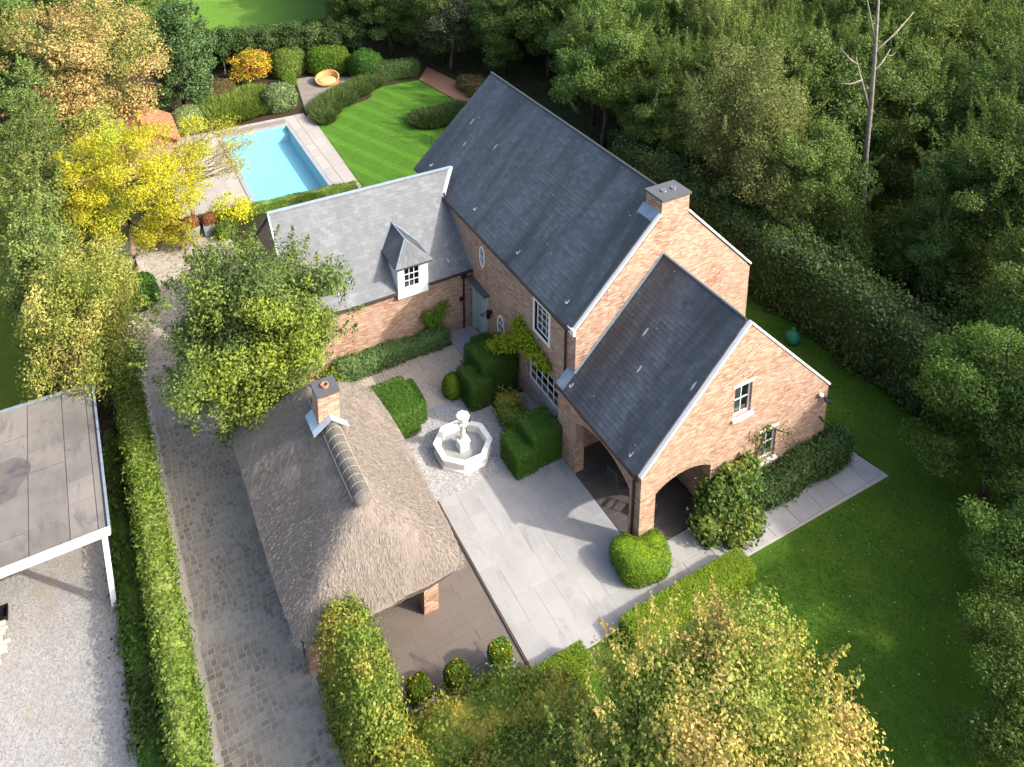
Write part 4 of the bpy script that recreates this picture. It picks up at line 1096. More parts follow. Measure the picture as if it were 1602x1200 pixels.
root = empty('security_camera', 'white dome and twin black floodlights under the right gable corner', 'security camera', (7.6, 0, 2.6))
b = MB(); b.lathe((7.55, -.1, 2.72), [(0, .06), (.07, .05), (.085, 0), (.06, -.05), (0, -.06)], 12); b.build('camera_dome', M['paint_white'], root, True)
b = MB(); b.bar((7.52, -.02, 2.6), (7.88, -.16, 2.52), .03, .03); b.build('bracket', M['black'], root)
for x_, z_ in ((7.68, 2.54), (7.86, 2.42)):
    b = MB(); b.tube([(x_, -.12, z_ + .03), (x_ + .04, -.27, z_ - .05)], [.05, .075], 8); b.build('floodlight', M['black'], root)
root = empty('wall_spotlight', 'black spotlight halfway down the right edge of the sunlit gable', 'wall light', (7.72, 0, 1.7)); b = MB(); b.tube([(7.7, -.005, 1.72), (7.7, -.1, 1.7), (7.74, -.17, 1.62)], [.025, .04, .045], 8); b.build('lamp_body', M['black'], root); b = MB(); b.tube([(7.74, -.171, 1.62), (7.745, -.18, 1.61)], [.03, .03], 8); b.build('lens', M['paint_white'], root)
root = empty('wall_lantern', 'black wall lamp at the right gable corner just above the dark hedge', 'lantern', (7.82, 0, .95), 'black wall lanterns'); b = MB(); b.lathe((7.8, -.12, .8), [(.02, 0), (.08, .02), (.09, .25), (.05, .33), (0, .34)], 8); b.build('lantern_body', M['black'], root); b = MB(); b.box(7.77, 7.83, -.1, -.002, .98, 1.04); b.build('bracket', M['black'], root)
# porch furniture
def chair(loc, rz, label):
    root = empty('garden_chair', label, 'chair', loc, 'slim dark metal chairs under the porch'); root.rotation_euler = (0, 0, rz)
    def put(bb, nm, m): o = bpy.data.objects.new(nm, bb.mesh(nm, m)); COL.objects.link(o); o.parent = root
    b = MB(); b.box(-.22, .22, -.22, .22, .42, .455); put(b, 'seat', M['iron'])
    b = MB(); b.bar((-.2, .21, .455), (-.2, .28, .86), .03, .03); b.bar((.2, .21, .455), (.2, .28, .86), .03, .03); b.bar((-.21, .28, .85), (.21, .28, .85), .03, .09); b.bar((-.2, .25, .66), (.2, .25, .66), .02, .05); put(b, 'backrest', M['iron'])
    for x_, y_ in ((-.2, -.2), (.2, -.2), (-.2, .2), (.2, .2)):
        b = MB(); b.bar((x_, y_, .42), (x_ * 1.1, y_ * 1.1, 0.03), .03, .03); put(b, 'leg', M['iron'])
    return root
chair((.95, 2.35, 0), 1.7, 'slim dark metal chair at the left side of the porch table'); chair((1.15, .95, 0), .4, 'slim dark metal chair nearest the gable arch in the porch')
root = empty('garden_table', 'round dark table in the shade under the porch', 'table', (1.75, 1.9, 0)); b = MB(); b.lathe((1.75, 1.9, 0), [(0, .70), (.55, .70), (.55, .74), (0, .74)], 24); b.build('table_top', M['timber'], root); b = MB(); b.lathe((1.75, 1.9, 0), [(.3, .03), (.28, .06), (.05, .1), (.05, .7)], 14); b.build('pedestal', M['black'], root)

# ------------------------------------------------------------------ thatched carport
car = empty('thatched_carport', 'open carport with a steep hipped reed thatch roof and a tiled ridge', 'carport', (-7.9, 4.5, 0))
TX0, TX1, TY0, TY1, TZ, TR = -10.25, -5.52, .42, 8.6, 2.28, 4.42
def thz(x, y):
    a = (TR - TZ) / 2.32; e = (TR - TZ) / 1.75
    d1 = (x - TX0) * a; d2 = (TX1 - x) * a; d3 = (y - TY0) * e; d4 = (TY1 - y) * e
    ds = np.array([d1, d2, d3, d4]); k = 5.0
    h = -np.log(np.exp(-k * ds).sum(0)) / k
    h = np.clip(h, -.05, None)
    h = h + .10 * np.exp(-h * 3.0) * 0
    return TZ + np.minimum(h, TR - TZ)
nx, ny = 60, 96
gx = np.linspace(TX0, TX1, nx + 1); gy = np.linspace(TY0, TY1, ny + 1); GX, GY = np.meshgrid(gx, gy, indexing='ij')
rngt = np.random.default_rng(11)
# round the plan corners a little
cxm, cym = (TX0 + TX1) / 2, (TY0 + TY1) / 2
fx = (GX - cxm) / ((TX1 - TX0) / 2); fy = (GY - cym) / ((TY1 - TY0) / 2)
inset = .22 * (np.abs(fx) ** 6) * (np.abs(fy) ** 10)
PX = GX - np.sign(fx) * inset + .17 * (fx > 0) * np.abs(fx) * np.clip(1 - fy ** 2, 0, 1); PY = GY - np.sign(fy) * inset
PZ = thz(GX, GY) + .022 * np.sin(GX * 5.1 + GY * 2.3) * np.sin(GY * 4.3) + .012 * rngt.normal(size=GX.shape)
PZ += .05 * np.sin(GY * 1.1 + 1) + .03 * np.sin(GX * 1.7 + GY * .9) * (GX < cxm + 9)
def thuv(i, j):
    x, y = GX[i, j], GY[i, j]; dx = min(x - TX0, TX1 - x); dy = min(y - TY0, TY1 - y) * .76
    return (y, dx * 1.4) if dx < dy else (x + 40, dy * 1.8)
b = MB(); idx = lambda i, j: i * (ny + 1) + j
b.v = [(float(PX[i, j]), float(PY[i, j]), float(PZ[i, j])) for i in range(nx + 1) for j in range(ny + 1)]
for i in range(nx):
    for j in range(ny):
        b.f.append((idx(i, j), idx(i + 1, j), idx(i + 1, j + 1), idx(i, j + 1))); c0 = (GX[i, j], GY[i, j])
        us = [thuv(i, j), thuv(i + 1, j), thuv(i + 1, j + 1), thuv(i, j + 1)]
        if max(u[0] for u in us) - min(u[0] for u in us) > 5: us = [us[0]] * 4
        b.uv.append([(float(u), float(v)) for u, v in us]); b.mi.append(0)
rim = [(i, 0) for i in range(nx)] + [(nx, j) for j in range(ny)] + [(i, ny) for i in range(nx, 0, -1)] + [(0, j) for j in range(ny, 0, -1)]
low = [(float(PX[p] * 1 - (PX[p] - cxm) * .055), float(PY[p] - (PY[p] - cym) * .035), float(PZ[p]) - .30) for p in rim]
for k_ in range(len(rim)):
    p, q = rim[k_], rim[(k_ + 1) % len(rim)]; a, c = low[k_], low[(k_ + 1) % len(rim)]
    A, C_ = b.v[idx(*p)], b.v[idx(*q)]
    b.face([a, c, C_, A], [(k_ * .08, -.3), (k_ * .08 + .08, -.3), (k_ * .08 + .08, 0), (k_ * .08, 0)])
b.face(low[::-1], [(0, 0)] * len(low))
thatch = b.build('thatch_roof', M['thatch'], car, True)
# loose reed ends all over the roof
n = 42000; rx = rngt.uniform(TX0 + .03, TX1 - .03, n); ry = rngt.uniform(TY0 + .03, TY1 - .03, n); e = .03
rz_ = thz(rx, ry); gxx = (thz(rx + e, ry) - thz(rx - e, ry)) / (2 * e); gyy = (thz(rx, ry + e) - thz(rx, ry - e)) / (2 * e)
N_ = np.stack([-gxx, -gyy, np.ones(n)], 1); T_ = -np.stack([gxx, gyy, gxx ** 2 + gyy ** 2], 1); T_ = unit(T_ + 1e-6) + rngt.normal(size=(n, 3)) * .10
ok = (gxx ** 2 + gyy ** 2) > .1
fxr = (rx - cxm) / ((TX1 - TX0) / 2); fyr = (ry - cym) / ((TY1 - TY0) / 2)
P_ = np.stack([rx + .17 * (fxr > 0) * np.abs(fxr) * np.clip(1 - fyr ** 2, 0, 1), ry, rz_ + .05 * np.sin(ry * 1.1 + 1) + .025], 1)[ok]
me = leaf_mesh('reeds', P_, (N_ + rngt.normal(size=(n, 3)) * .35)[ok], rngt.uniform(.05, .13, ok.sum()), rngt, M['reed'], .13, T_[ok])
tag(link('reeds', me, thatch), kind='stuff')
# ridge tiles: overlapping half-round tiles bedded on pale mortar
yr0, yr1, nt_ = 2.05, 6.1, 13; L = (yr1 - yr0) / nt_
for i in range(nt_):
    ya_, yb_ = yr0 + i * L - .02, yr0 + (i + 1) * L; b = MB(); r_a, r_b = .25, .228
    for k_ in range(8):
        a1, a2 = math.pi * k_ / 8, math.pi * (k_ + 1) / 8; zz = TR - .08
        dz1, dz2 = (.05 * math.sin(ya_ * 1.1 + 1), .05 * math.sin(yb_ * 1.1 + 1))
        q = [(cxm + r_a * math.cos(a1), ya_, zz + dz1 + r_a * math.sin(a1)), (cxm + r_b * math.cos(a1), yb_, zz + dz2 + r_b * math.sin(a1)), (cxm + r_b * math.cos(a2), yb_, zz + dz2 + r_b * math.sin(a2)), (cxm + r_a * math.cos(a2), ya_, zz + dz1 + r_a * math.sin(a2))]
        b.face(q[::-1])
        b.face([q[0], q[3], (cxm, ya_ + .02, zz + dz1 + .16)])
    b.build('ridge_tile', M['ridgetile'], car)
b = MB()
for s_ in (-1, 1):
    pts = [(cxm + s_ * .255, y_, TR - .09 + .05 * math.sin(y_ * 1.1 + 1)) for y_ in np.linspace(yr0, yr1, 24)]; b.tube(pts, .022, 5)
for i in range(nt_ + 1):
    y_ = yr0 + i * L; zz = TR - .08 + .05 * math.sin(y_ * 1.1 + 1); b.tube([(cxm + .247 * math.cos(a), y_ - .015, zz + .247 * math.sin(a)) for a in np.linspace(0, math.pi, 9)], .007, 4)
b.build('mortar_bed', M['lime'], car)
b = MB(); b.lathe((cxm, yr0 + .02, TR - .1), [(.27, 0), (.24, .10), (.14, .19), (0, .215)], 14); b.build('ridge_end_tile', M['ridgetile'], car, True)
# its chimney
CH = (-8.2, -7.56, 4.88, 5.5)
b = MB(); b.box(CH[0], CH[1], CH[2], CH[3], 3.9, 5.42); ch2 = b.build('chimney', M['brick'], car)
b = MB(); b.box(CH[0] - .03, CH[1] + .03, CH[2] - .03, CH[3] + .03, 5.42, 5.5); b.build('chimney_cap', M['capstone'], ch2)
b = MB(); b.lathe(((CH[0] + CH[1]) / 2, (CH[2] + CH[3]) / 2, 5.5), [(.12, -.01), (.12, .07), (.085, .07), (.085, -.008)], 16); b.build('flue_pipe', M['terracotta'], ch2)
b = MB()
b.hexa([(-8.42, 4.68, 4.30), (-7.88, 4.68, 4.68), (-7.88, 4.88, 4.72), (-8.42, 4.88, 4.34), (-8.42, 4.68, 4.33), (-7.88, 4.68, 4.71), (-7.88, 4.88, 4.75), (-8.42, 4.88, 4.37)])
b.hexa([(-7.88, 4.68, 4.68), (-7.34, 4.68, 4.20), (-7.34, 4.88, 4.24), (-7.88, 4.88, 4.72), (-7.88, 4.68, 4.71), (-7.34, 4.68, 4.23), (-7.34, 4.88, 4.27), (-7.88, 4.88, 4.75)])
b.hexa([(-8.42, 4.88, 4.30), (-8.202, 4.88, 4.42), (-8.202, 5.6, 4.42), (-8.42, 5.6, 4.30), (-8.42, 4.88, 4.34), (-8.202, 4.88, 4.50), (-8.202, 5.6, 4.50), (-8.42, 5.6, 4.34)])
b.build('lead_flashing', M['zinc'], ch2)
# brick piers, timber plate and back wall
for x_, y_ in ((-6.2, 1.65), (-6.2, 4.9), (-6.2, 7.8), (-9.5, 1.65), (-9.5, 4.9), (-9.5, 7.8)):
    b = MB(); b.box(x_ - .22, x_ + .22, y_ - .2, y_ + .2, 0, 2.12); b.build('brick_pier', M['brick'], car)
b = MB(); b.box(-6.3, -6.1, 1.2, 8.0, 2.12, 2.3); b.box(-9.6, -9.4, 1.2, 8.0, 2.12, 2.3); b.box(-9.39, -6.31, 1.5, 1.7, 2.12, 2.28); b.build('wall_plate', M['timber'], car)
b = MB()
for i in range(22): b.box(-9.72 , -9.69, 1.9 + i * .27, 2.16 + i * .27, .05, 2.1)
b.build('timber_cladding', M['timber'], car)

# ------------------------------------------------------------------ fountain
fo = empty('stone_fountain', 'white octagonal stone fountain with a carved central pillar and round bowl', 'fountain', (-2.89, 6.15, 0))
fc = (-2.89, 6.15); r8 = math.pi / 8
b = MB(); b.lathe((*fc, 0), [(1.02, 0), (1.02, .08), (.96, .11), (.96, .35)], 8, rot=r8); b.lathe((*fc, 0), [(.84, .35), (.84, .10)], 8, rot=r8); b.build('basin_wall', M['stone_white'], fo)
for i in range(8):
    a1, a2 = r8 + i * math.pi / 4, r8 + (i + 1) * math.pi / 4; b = MB(); pts = []
    a1 += .004; a2 -= .004
    c = [(fc[0] + r_ * math.cos(a), fc[1] + r_ * math.sin(a)) for r_, a in ((.83, a1), (1.04, a1), (1.04, a2), (.83, a2))]
    b.hexa([(*p, .35) for p in c] + [(*p, .44) for p in c]); b.build('rim_stone', M['stone_white'], fo)
b = MB(); b.lathe((*fc, .14), [(.85, 0), (0, 0)], 8, rot=r8); b.f = [f[::-1] for f in b.f]; b.build('basin_floor', M['basin_in'], fo)
b = MB(); b.face([(fc[0] + .845 * math.cos(r8 + i * math.pi / 4), fc[1] + .845 * math.sin(r8 + i * math.pi / 4), .31) for i in range(8)]); b.build('water', M['water_grey'], fo)
b = MB(); b.box(fc[0] - .17, fc[0] + .17, fc[1] - .17, fc[1] + .17, .14, .5); b.box(fc[0] - .2, fc[0] + .2, fc[1] - .2, fc[1] + .2, .5, .55)
b.lathe((*fc, .55), [(.13, 0), (.10, .05), (.095, .5), (.12, .56), (.17, .6), (.17, .66), (.11, .70), (.11, .74)], 8, rot=r8); b.build('pillar', M['stone_white'], fo)
b = MB(); b.lathe((*fc, 1.26), [(.10, 0), (.16, .06), (.21, .12), (.235, .16), (.235, .26), (.20, .28), (.18, .24), (0, .235)], 8, rot=r8); b.lathe((*fc, 1.49), [(.16, 0), (.14, .035), (.0, .05)], 8, rot=r8); b.build('bowl', M['stone_white'], fo)
for a in (math.pi * .75, math.pi * 1.5, 0.2):
    b = MB(); p = Vector((fc[0] + .1 * math.cos(a), fc[1] + .1 * math.sin(a), 1.1)); q = p + Vector((math.cos(a), math.sin(a), 0)) * .22
    b.tube([p, p.lerp(q, .6) + Vector((0, 0, .05)), q, q + Vector((0, 0, -.06))], .018, 6); b.build('spout', M['bronze'], fo)

# ------------------------------------------------------------------ swimming pool and its deck
pool = empty('swimming_pool', 'bright blue rectangular swimming pool set in grey paving', 'swimming pool', (-3.25, 31, 0))
b = MB(); X0, X1, Y0p, Y1p = -5.25, -1.25, 26.3, 35.6
b.face([(X0, Y0p, -.8), (X1, Y0p, -.8), (X1, Y1p, -.8), (X0, Y1p, -.8)])
for a, c in (((X0, Y0p), (X1, Y0p)), ((X1, Y0p), (X1, Y1p)), ((X1, Y1p), (X0, Y1p)), ((X0, Y1p), (X0, Y0p))):
    b.face([(*c, -.8), (*a, -.8), (*a, .0), (*c, .0)])
b.box(X0 + .02, X1 - .02, Y1p - .75, Y1p - .02, -.79, -.26)
b.build('basin', M['liner'], pool)
b = MB(); b.face([(X0 + .005, Y0p + .005, -.03), (X1 - .005, Y0p + .005, -.03), (X1 - .005, Y1p - .005, -.03), (X0 + .005, Y1p - .005, -.03)]); b.build('water', M['water'], pool)
cells = []
for i in range(10): cells += [(-5.38, Y0p + .465 + .93 * i, .26, .93), (-1.12, Y0p + .465 + .93 * i, .26, .93)]
for i in range(5): cells += [(-5.05 + .9 * i, Y0p - .14, .9, .26), (-5.05 + .9 * i, Y1p + .14, .9, .26)]
for x_, y_, w_, l_ in cells:
    s = stone_mesh(w_ - .006, l_ - .006, .04, int(x_ * 100 + y_ * 7) & 999, M['bluestone2'], .008); s.build('coping_stone', M['bluestone2'], pool, loc=(x_, y_, 0))
b = MB(); b.box(X0 - .2, X1 + .1, 36.0, 36.45, .0, .10); b.build('cover_box', M['woodboard'], pool)
deck = sheet('pool_deck', [(-9.0, 25.6), (.4, 25.05), (.65, 36.3), (-1.2, 37.0), (-7.5, 37.0), (-9.0, 36)], .0, M['deck'], [POOL])
cells = []
for i in range(14):
    for j in range(13):
        x_, y_ = -8.6 + .66 * i, 26.0 + .88 * j
        if -5.85 < x_ < -.65 and 25.8 < y_ < 36.0: continue
        if y_ > 36.6 or x_ > .2: continue
        cells.append((x_, y_, .66, .88))
for j in range(13): 
    cells += [(-.68, 25.55 + .88 * j, .6, .88), (-.04, 25.55 + .88 * j, .66, .88)]
lay(deck, 'deck_slab', cells, .02, M['deck'], 150, gap=.005, bev=.003)
terr = sheet('wooden_terrace', [(1.2, 41.5), (.45, 36.9), (1.5, 36.8), (2.6, 39.0), (5.4, 39.8), (5.6, 41.6), (2.4, 43.4)], .01, M['woodboard'])
b = MB(); y_ = 36.9
for i in range(40): 
    yy = 36.9 + i * .16; a = .5 + max(0, (yy - 36.9)) * .16; c = 1.5 if yy < 38.6 else (2.4 + (yy - 38.6) * 3 if yy < 39.6 else 5.4 - max(0, yy - 41.3) * 1.7)
    b.box(a, c, yy, yy + .145, .015, .035)
tag(b.build('deck_boards', M['woodboard'], terr), kind='stuff')
# rattan daybed
rt = empty('rattan_daybed', 'round rattan daybed with a high curved back on the wooden terrace', 'daybed', (3.35, 41.3, 0))
b = MB(); n = 28; ro = .88
for i in range(n):
    a1, a2 = 2 * math.pi * i / n, 2 * math.pi * (i + 1) / n
    def hz(a): return .52 + .28 * math.cos(a - 1.1)
    P1 = lambda a, r_, z: (3.35 + r_ * math.cos(a), 41.3 + r_ * math.sin(a), z)
    b.face([P1(a1, ro * .86, .02), P1(a2, ro * .86, .02), P1(a2, ro, hz(a2)), P1(a1, ro, hz(a1))]); b.face([P1(a1, ro, hz(a1)), P1(a2, ro, hz(a2)), P1(a2, ro * .9, hz(a2)), P1(a1, ro * .9, hz(a1))])
    b.face([P1(a2, ro * .8, .3), P1(a1, ro * .8, .3), P1(a1, ro * .9, hz(a1)), P1(a2, ro * .9, hz(a2))])
b.build('rattan_shell', M['rattan'], rt, True)
b = MB(); b.lathe((3.35, 41.3, .28), [(.72, 0), (.70, .08), (.55, .11), (0, .12)], 24); b.build('cushion', M['cushion'], rt, True)
# garden shed with red tiles
sh = empty('garden_shed', 'small brick pool shed with an orange red tiled roof behind the yellow tree', 'shed', (-10, 34, 0))
b = MB(); b.box(-11.7, -8.3, 32.2, 36.2, 0, 2.0); b.build('wall', M['brick'], sh)
ro_ = MB(); A = [(-8.05, 32.0, 1.98), (-8.05, 36.4, 1.98), (-10, 36.4, 3.1), (-10, 32.0, 3.1)]; B_ = [(-11.95, 36.4, 1.98), (-11.95, 32, 1.98), (-10, 32, 3.1), (-10, 36.4, 3.1)]
ro_.face(A); ro_.face(B_); ro_.face([(-8.3, 36.2, 2), (-11.7, 36.2, 2), (-10, 36.2, 3.05)]); ro_.face([(-11.7, 32.2, 2), (-8.3, 32.2, 2), (-10, 32.2, 3.05)])
rs = ro_.build('roof', M['redtile'], sh)
b = MB()
for s_, xe in ((1, -8.05), (-1, -11.95)):
    for i in range(11):
        for j in range(18):
            t0, t1 = i / 11, min(1, (i + 1.15) / 11); x_a, x_b = xe + (-10 - xe) * t0, xe + (-10 - xe) * t1; z_a, z_b = 2.0 + 1.12 * t0, 2.0 + 1.12 * t1
            ya_, yb_ = 32 + j * .244 + .006, 32 + (j + 1) * .244 - .006
            q = [(x_a, ya_, z_a + .035), (x_a, yb_, z_a + .035), (x_b, yb_, z_b + .012), (x_b, ya_, z_b + .012)]; b.face(q if s_ > 0 else q[::-1])
tag(b.build('roof_tiles', M['redtile'], rs), kind='stuff')
b = MB(); b.tube([(-10, 31.95, 3.14), (-10, 36.45, 3.14)], .09, 8); b.build('ridge_tiles', M['redtile'], rs)

# ------------------------------------------------------------------ neighbour's flat-roofed shelter
nb = empty('flat_roof_shelter', 'open shelter with a flat grey felt roof, white fascia and white posts', 'shelter', (-17, 9, 0))
FX0, FX1, FY0, FY1, FZ = -23.5, -13.92, 5.9, 12.3, 2.8
b = MB(); b.box(FX0, FX1 - .05, FY0 + .05, FY1, FZ - .2, FZ - .06); b.build('roof_deck', M['felt'], nb)
cells = []
i = 0; x_ = FX0 + .1
while x_ < FX1 - .2:
    w_ = rnd.choice([.7, .85, 1.0]); y_ = FY0 + .1
    while y_ < FY1 - .05:
        l_ = min(rnd.choice([.9, 1.3, 1.7, 2.2]), FY1 - .05 - y_); b = MB(); w2 = min(w_, FX1 - .1 - x_); z_ = FZ - .058 + rnd.uniform(0, .012)
        b.box(x_ + .010, x_ + w2 - .010, y_ + .012, y_ + l_ - .012, z_, z_ + .02); b.build('felt_sheet', M['felt'], nb); y_ += l_
    x_ += w_
b = MB(); b.box(FX0, FX1, FY0 - .02, FY0 + .05, FZ - .22, FZ + .03); b.build('fascia', M['paint_white'], nb)
b = MB(); b.box(FX1 - .05, FX1 + .02, FY0 + .051, FY1, FZ - .22, FZ + .03); b.build('roof_edge', M['lead'], nb)
b = MB(); b.box(FX0, FX1 - .051, FY1 - .05, FY1 + .02, FZ - .2, FZ + .03); b.build('roof_edge', M['lead'], nb)
for x_, y_ in ((-14.08, 6.08), (-17.2, 6.08), (-20.4, 6.08), (-14.08, 12.0), (-17.2, 12.0), (-20.4, 12.0)):
    b = MB(); b.box(x_ - .07, x_ + .07, y_ - .07, y_ + .07, 0, FZ - .2); b.build('post', M['paint_white'], nb)
k = NT('rain_puddle'); pc = k.ramp(k.noise(k.pos(), 1.6, 5, .65), [(.35, (.055, .05, .045)), (.55, (.11, .10, .09)), (.7, (.13, .095, .05))])
M['puddle'] = k.done(k.principled(pc, k.math('ADD', k.math('MULTIPLY', k.noise(k.pos(), 2.2, 4), .6), .05), .5))
b = MB(); pts = [(-16.55 + (.62 + .12 * math.sin(3 * a) + .07 * math.sin(5 * a + 1)) * math.cos(a), 9.1 + (1.0 + .2 * math.sin(2 * a + 1)) * math.sin(a), FZ - .022) for a in np.linspace(0, 2 * math.pi, 40)[:-1]]; b.face(pts); b.build('puddle', M['puddle'], nb)
b = MB(); b.box(FX0, -14.2, 12.02, 12.08, 0, 2.58); b.build('back_wall', M['timber'], nb)
# split logs and a black tray at the left edge of the yard
for i in range(13):
    q = Vector((-16.95 + rnd.uniform(-.12, .12), 5.75 + .09 * i, .07 + .10 * (i % 3))); b = MB(); a = rnd.uniform(-.25, .25); r_ = rnd.uniform(.05, .075)
    d = Vector((math.cos(a), math.sin(a), rnd.uniform(-.05, .05))) * rnd.uniform(.14, .2)
    b.tube([-d, d], [r_, r_ * .9], 6); o = b.build('split_log', M['split_log']); o.location = q
    tag(o, 'pale split log in the small stack at the left edge of the gravel yard', 'log', 'stack of pale split logs')
root = empty('fire_tray', 'flat black metal tray on the gravel beside the split logs', 'tray', (-16.95, 7.2, 0)); b = MB(); b.box(-17.2, -16.72, 6.98, 7.42, .04, .07); b.build('tray_bottom', M['black'], root)
b = MB()
for q in ((-17.2, -16.72, 6.98, 7.01), (-17.2, -16.72, 7.39, 7.42), (-17.2, -17.17, 7.011, 7.389), (-16.75, -16.72, 7.011, 7.389)): b.box(*q, .071, .18)
b.build('tray_rim', M['black'], root)

# ------------------------------------------------------------------ clipped hedges, topiary and shrubs
B = Blob
shrub('box_hedge', 'long bright green clipped hedge along the cobbled drive', 'hedge', [B((-12.86, 4.5 - 1, .78), (.36, 11.0, .80), 8, 0, .05)], 44000, .095, 'l_hedge', 1, .85, .16, spill=.12, core=.84)
shrub('ivy_cover', 'shaded low ivy covering the bank beside the clipped drive hedge', 'ivy', [B((-13.62, 1.5, .02), (.34, 13.0, .22), 4, 0, .08)], 26000, .115, 'l_ivy', 2, .7, .2, spill=.16)['kind'] = 'stuff'
shrub('topiary_block', 'clipped leafy green block left of the fountain beside the thatch', 'topiary', [B((-4.55, 8.55, .55), (.75, .95, .58), 14, 0, .015), B((-3.9, 8.7, .42), (.50, .75, .46), 9, 0, .015)], 22000, .055, 'l_box', 3, .5, .04)
shrub('topiary_cloud', 'tall dark stepped yew topiary beside the front door landing', 'topiary', [B((-.48, 8.6, .78), (.80, .80, .80), 12, 0, .015), B((-1.38, 8.2, .58), (.50, .66, .60), 9, 0, .015), B((-.28, 9.6, .60), (.42, .45, .62), 8, 0, .015)], 36000, .045, 'l_yew', 4, .5, .035)
shrub('topiary_ball', 'small clipped round ball at the left foot of the dark stepped topiary', 'topiary', [B((-2.02, 8.75, .40), (.40, .42, .44), 2.4)], 5000, .05, 'l_bush', 5, .5, .04)
shrub('topiary_step', 'dark clipped yew block with a lower step next to the porch pier', 'topiary', [B((-.62, 4.80, .66), (.60, .60, .70), 16, 0, .012), B((-1.44, 4.74, .46), (.42, .62, .50), 16, 0, .012)], 28000, .045, 'l_yew', 6, .5, .035)
shrub('round_bush', 'bright green two lobed rounded bush at the porch corner pier', 'bush', [B((-.16, -.44, .40), (.86, .60, .48), 2.8, -.25, .03), B((-.52, -.10, .46), (.46, .50, .46), 2.6, 0, .03), B((.28, -.40, .44), (.46, .46, .46), 2.6, 0, .03)], 18000, .042, 'l_bush', 7, .5, .04)
shrub('low_hedge', 'low flat topped box hedge along the patio edge, right of the gap', 'hedge', [B((.32, -1.96, .28), (2.24, .37, .31), 22, 0, .01)], 34000, .042, 'l_bush', 8, .5, .035)
shrub('low_hedge', 'low flat topped box hedge along the patio edge, left of the gap near the planters', 'hedge', [B((-4.15, -1.96, .28), (.98, .37, .31), 20, 0, .01)], 16000, .042, 'l_bush', 9, .5, .035)
shrub('beech_hedge', 'tall yellowing beech hedge beside the thatched carport', 'hedge', [B((-9.05, -1.05, 1.55), (.52, 1.75, 1.75), 5, 0, .05), B((-9.0, -4.2, 1.3), (.60, 1.7, 1.35), 5, 0, .06)], 46000, .088, 'l_beech', 10, .7, .16, spill=.16)
shrub('beech_hedge', 'dark green beech hedge behind the three planters at the carport floor edge', 'hedge', [B((-7.0, -2.6, .85), (1.75, .85, 1.0), 4, 0, .08), B((-5.1, -3.1, .75), (1.0, .95, .9), 3, 0, .08), B((-6.5, -4.4, 1.0), (2.2, 1.2, 1.15), 3, 0, .1)], 44000, .085, 'l_beech', 11, .7, .18, spill=.18)
shrub('wing_hedge', 'loose low green shrub row along the foot of the wing wall', 'hedge', [B((-1.7, 11.62, .30), (.82, .34, .34), 4, 0, .05), B((-3.2, 11.62, .32), (.95, .36, .36), 4, 0, .06), B((-4.8, 11.6, .34), (.95, .4, .38), 4, 0, .06)], 16000, .075, 'l_lindgreen', 12, .7, .12, spill=.1)
shrub('gable_hedge', 'dark laurel hedge along the foot of the sunlit gable', 'hedge', [B((5.1, -.42, .42), (1.35, .40, .50), 4, 0, .07), B((7.35, -.35, .48), (1.5, .45, .55), 4, 0, .07)], 18000, .085, 'l_dark', 13, .7, .14, spill=.1)
shrub('fountain_shrub', 'loose olive green shrub between the fountain and the arched window', 'shrub', [B((-.75, 6.35, .28), (.42, .55, .34), 2.4, 0, .08), B((-.5, 7.1, .25), (.45, .5, .32), 2.4, 0, .08), B((-.95, 5.75, .22), (.38, .35, .28), 2.4, 0, .08)], 7000, .10, 'l_beech', 14, .9, .25, spill=.2, asp=.35)
shrub('climbing_shrub', 'large yellow green hydrangea climbing the gable right of the arch', 'climber', [B((3.05, -.36, .75), (.66, .38, .88), 2.8, 0, .1), B((2.45, -.55, .42), (.5, .42, .48), 2.4, 0, .1), B((3.75, -.28, 1.25), (.72, .30, .72), 2.6, 0, .1), B((2.75, -.55, .5), (.55, .42, .55), 2.4, 0, .1), B((3.5, -.85, .32), (.5, .40, .38), 2.4, 0, .08), B((2.95, -.95, .28), (.45, .40, .34), 2.4, 0, .08)], 13000, .13, 'l_climb', 15, .8, .22, spill=.2, asp=.75)
ledge = MB(); ledge.box(-.1, .412, 5.25, 7.5, .0, .12); tag(ledge.build('stone_ledge', M['bluestone2']), kind='structure')
# rose on the wing wall
def climber(name, label, cat, pts, n, ls, lm, seed, stems, stem_m='bark_tan', spread=.15):
    """leafy wall plant: leaves about a set of stem points"""
    rng = np.random.default_rng(seed); pts = np.array(pts, float); i = rng.integers(0, len(pts), n)
    P = pts[i, :3] + rng.normal(size=(n, 3)) * pts[i, 3:4]; N = rng.normal(size=(n, 3)) * .7 + np.array([-.3, -.5, .7])
    root = empty(name, label, cat, (float(pts[0, 0]), float(pts[0, 1]), 0)); loc = np.array([pts[0, 0], pts[0, 1], 0])
    me = leaf_mesh(name, P - loc, N, ls * (.6 + .8 * rng.random(n)), rng, M[lm], .6); o = bpy.data.objects.new('foliage', me); COL.objects.link(o); o.parent = root
    b = MB()
    for s in stems: b.tube(s, [.035 * (1 - .6 * k_ / max(1, len(s) - 1)) for k_ in range(len(s))], 5)
    b.build('stem', M[stem_m], root)
    return root
climber('rose_bush', 'dark green climbing rose fanned on the shaded wing wall', 'climber', [(-1.35, 11.85, .6, .12), (-1.5, 11.9, .9, .12), (-1.2, 11.9, 1.0, .13), (-1.65, 11.9, 1.2, .12), (-1.1, 11.92, 1.35, .14), (-1.35, 11.9, 1.2, .14), (-.95, 11.92, 1.5, .12), (-1.7, 11.92, 1.35, .09)], 2600, .085, 'l_yew_lt', 21, [[(-1.4, 11.95, 0), (-1.35, 11.93, .7), (-1.0, 11.95, 1.5)], [(-1.38, 11.94, .1), (-1.7, 11.95, 1.3)]])
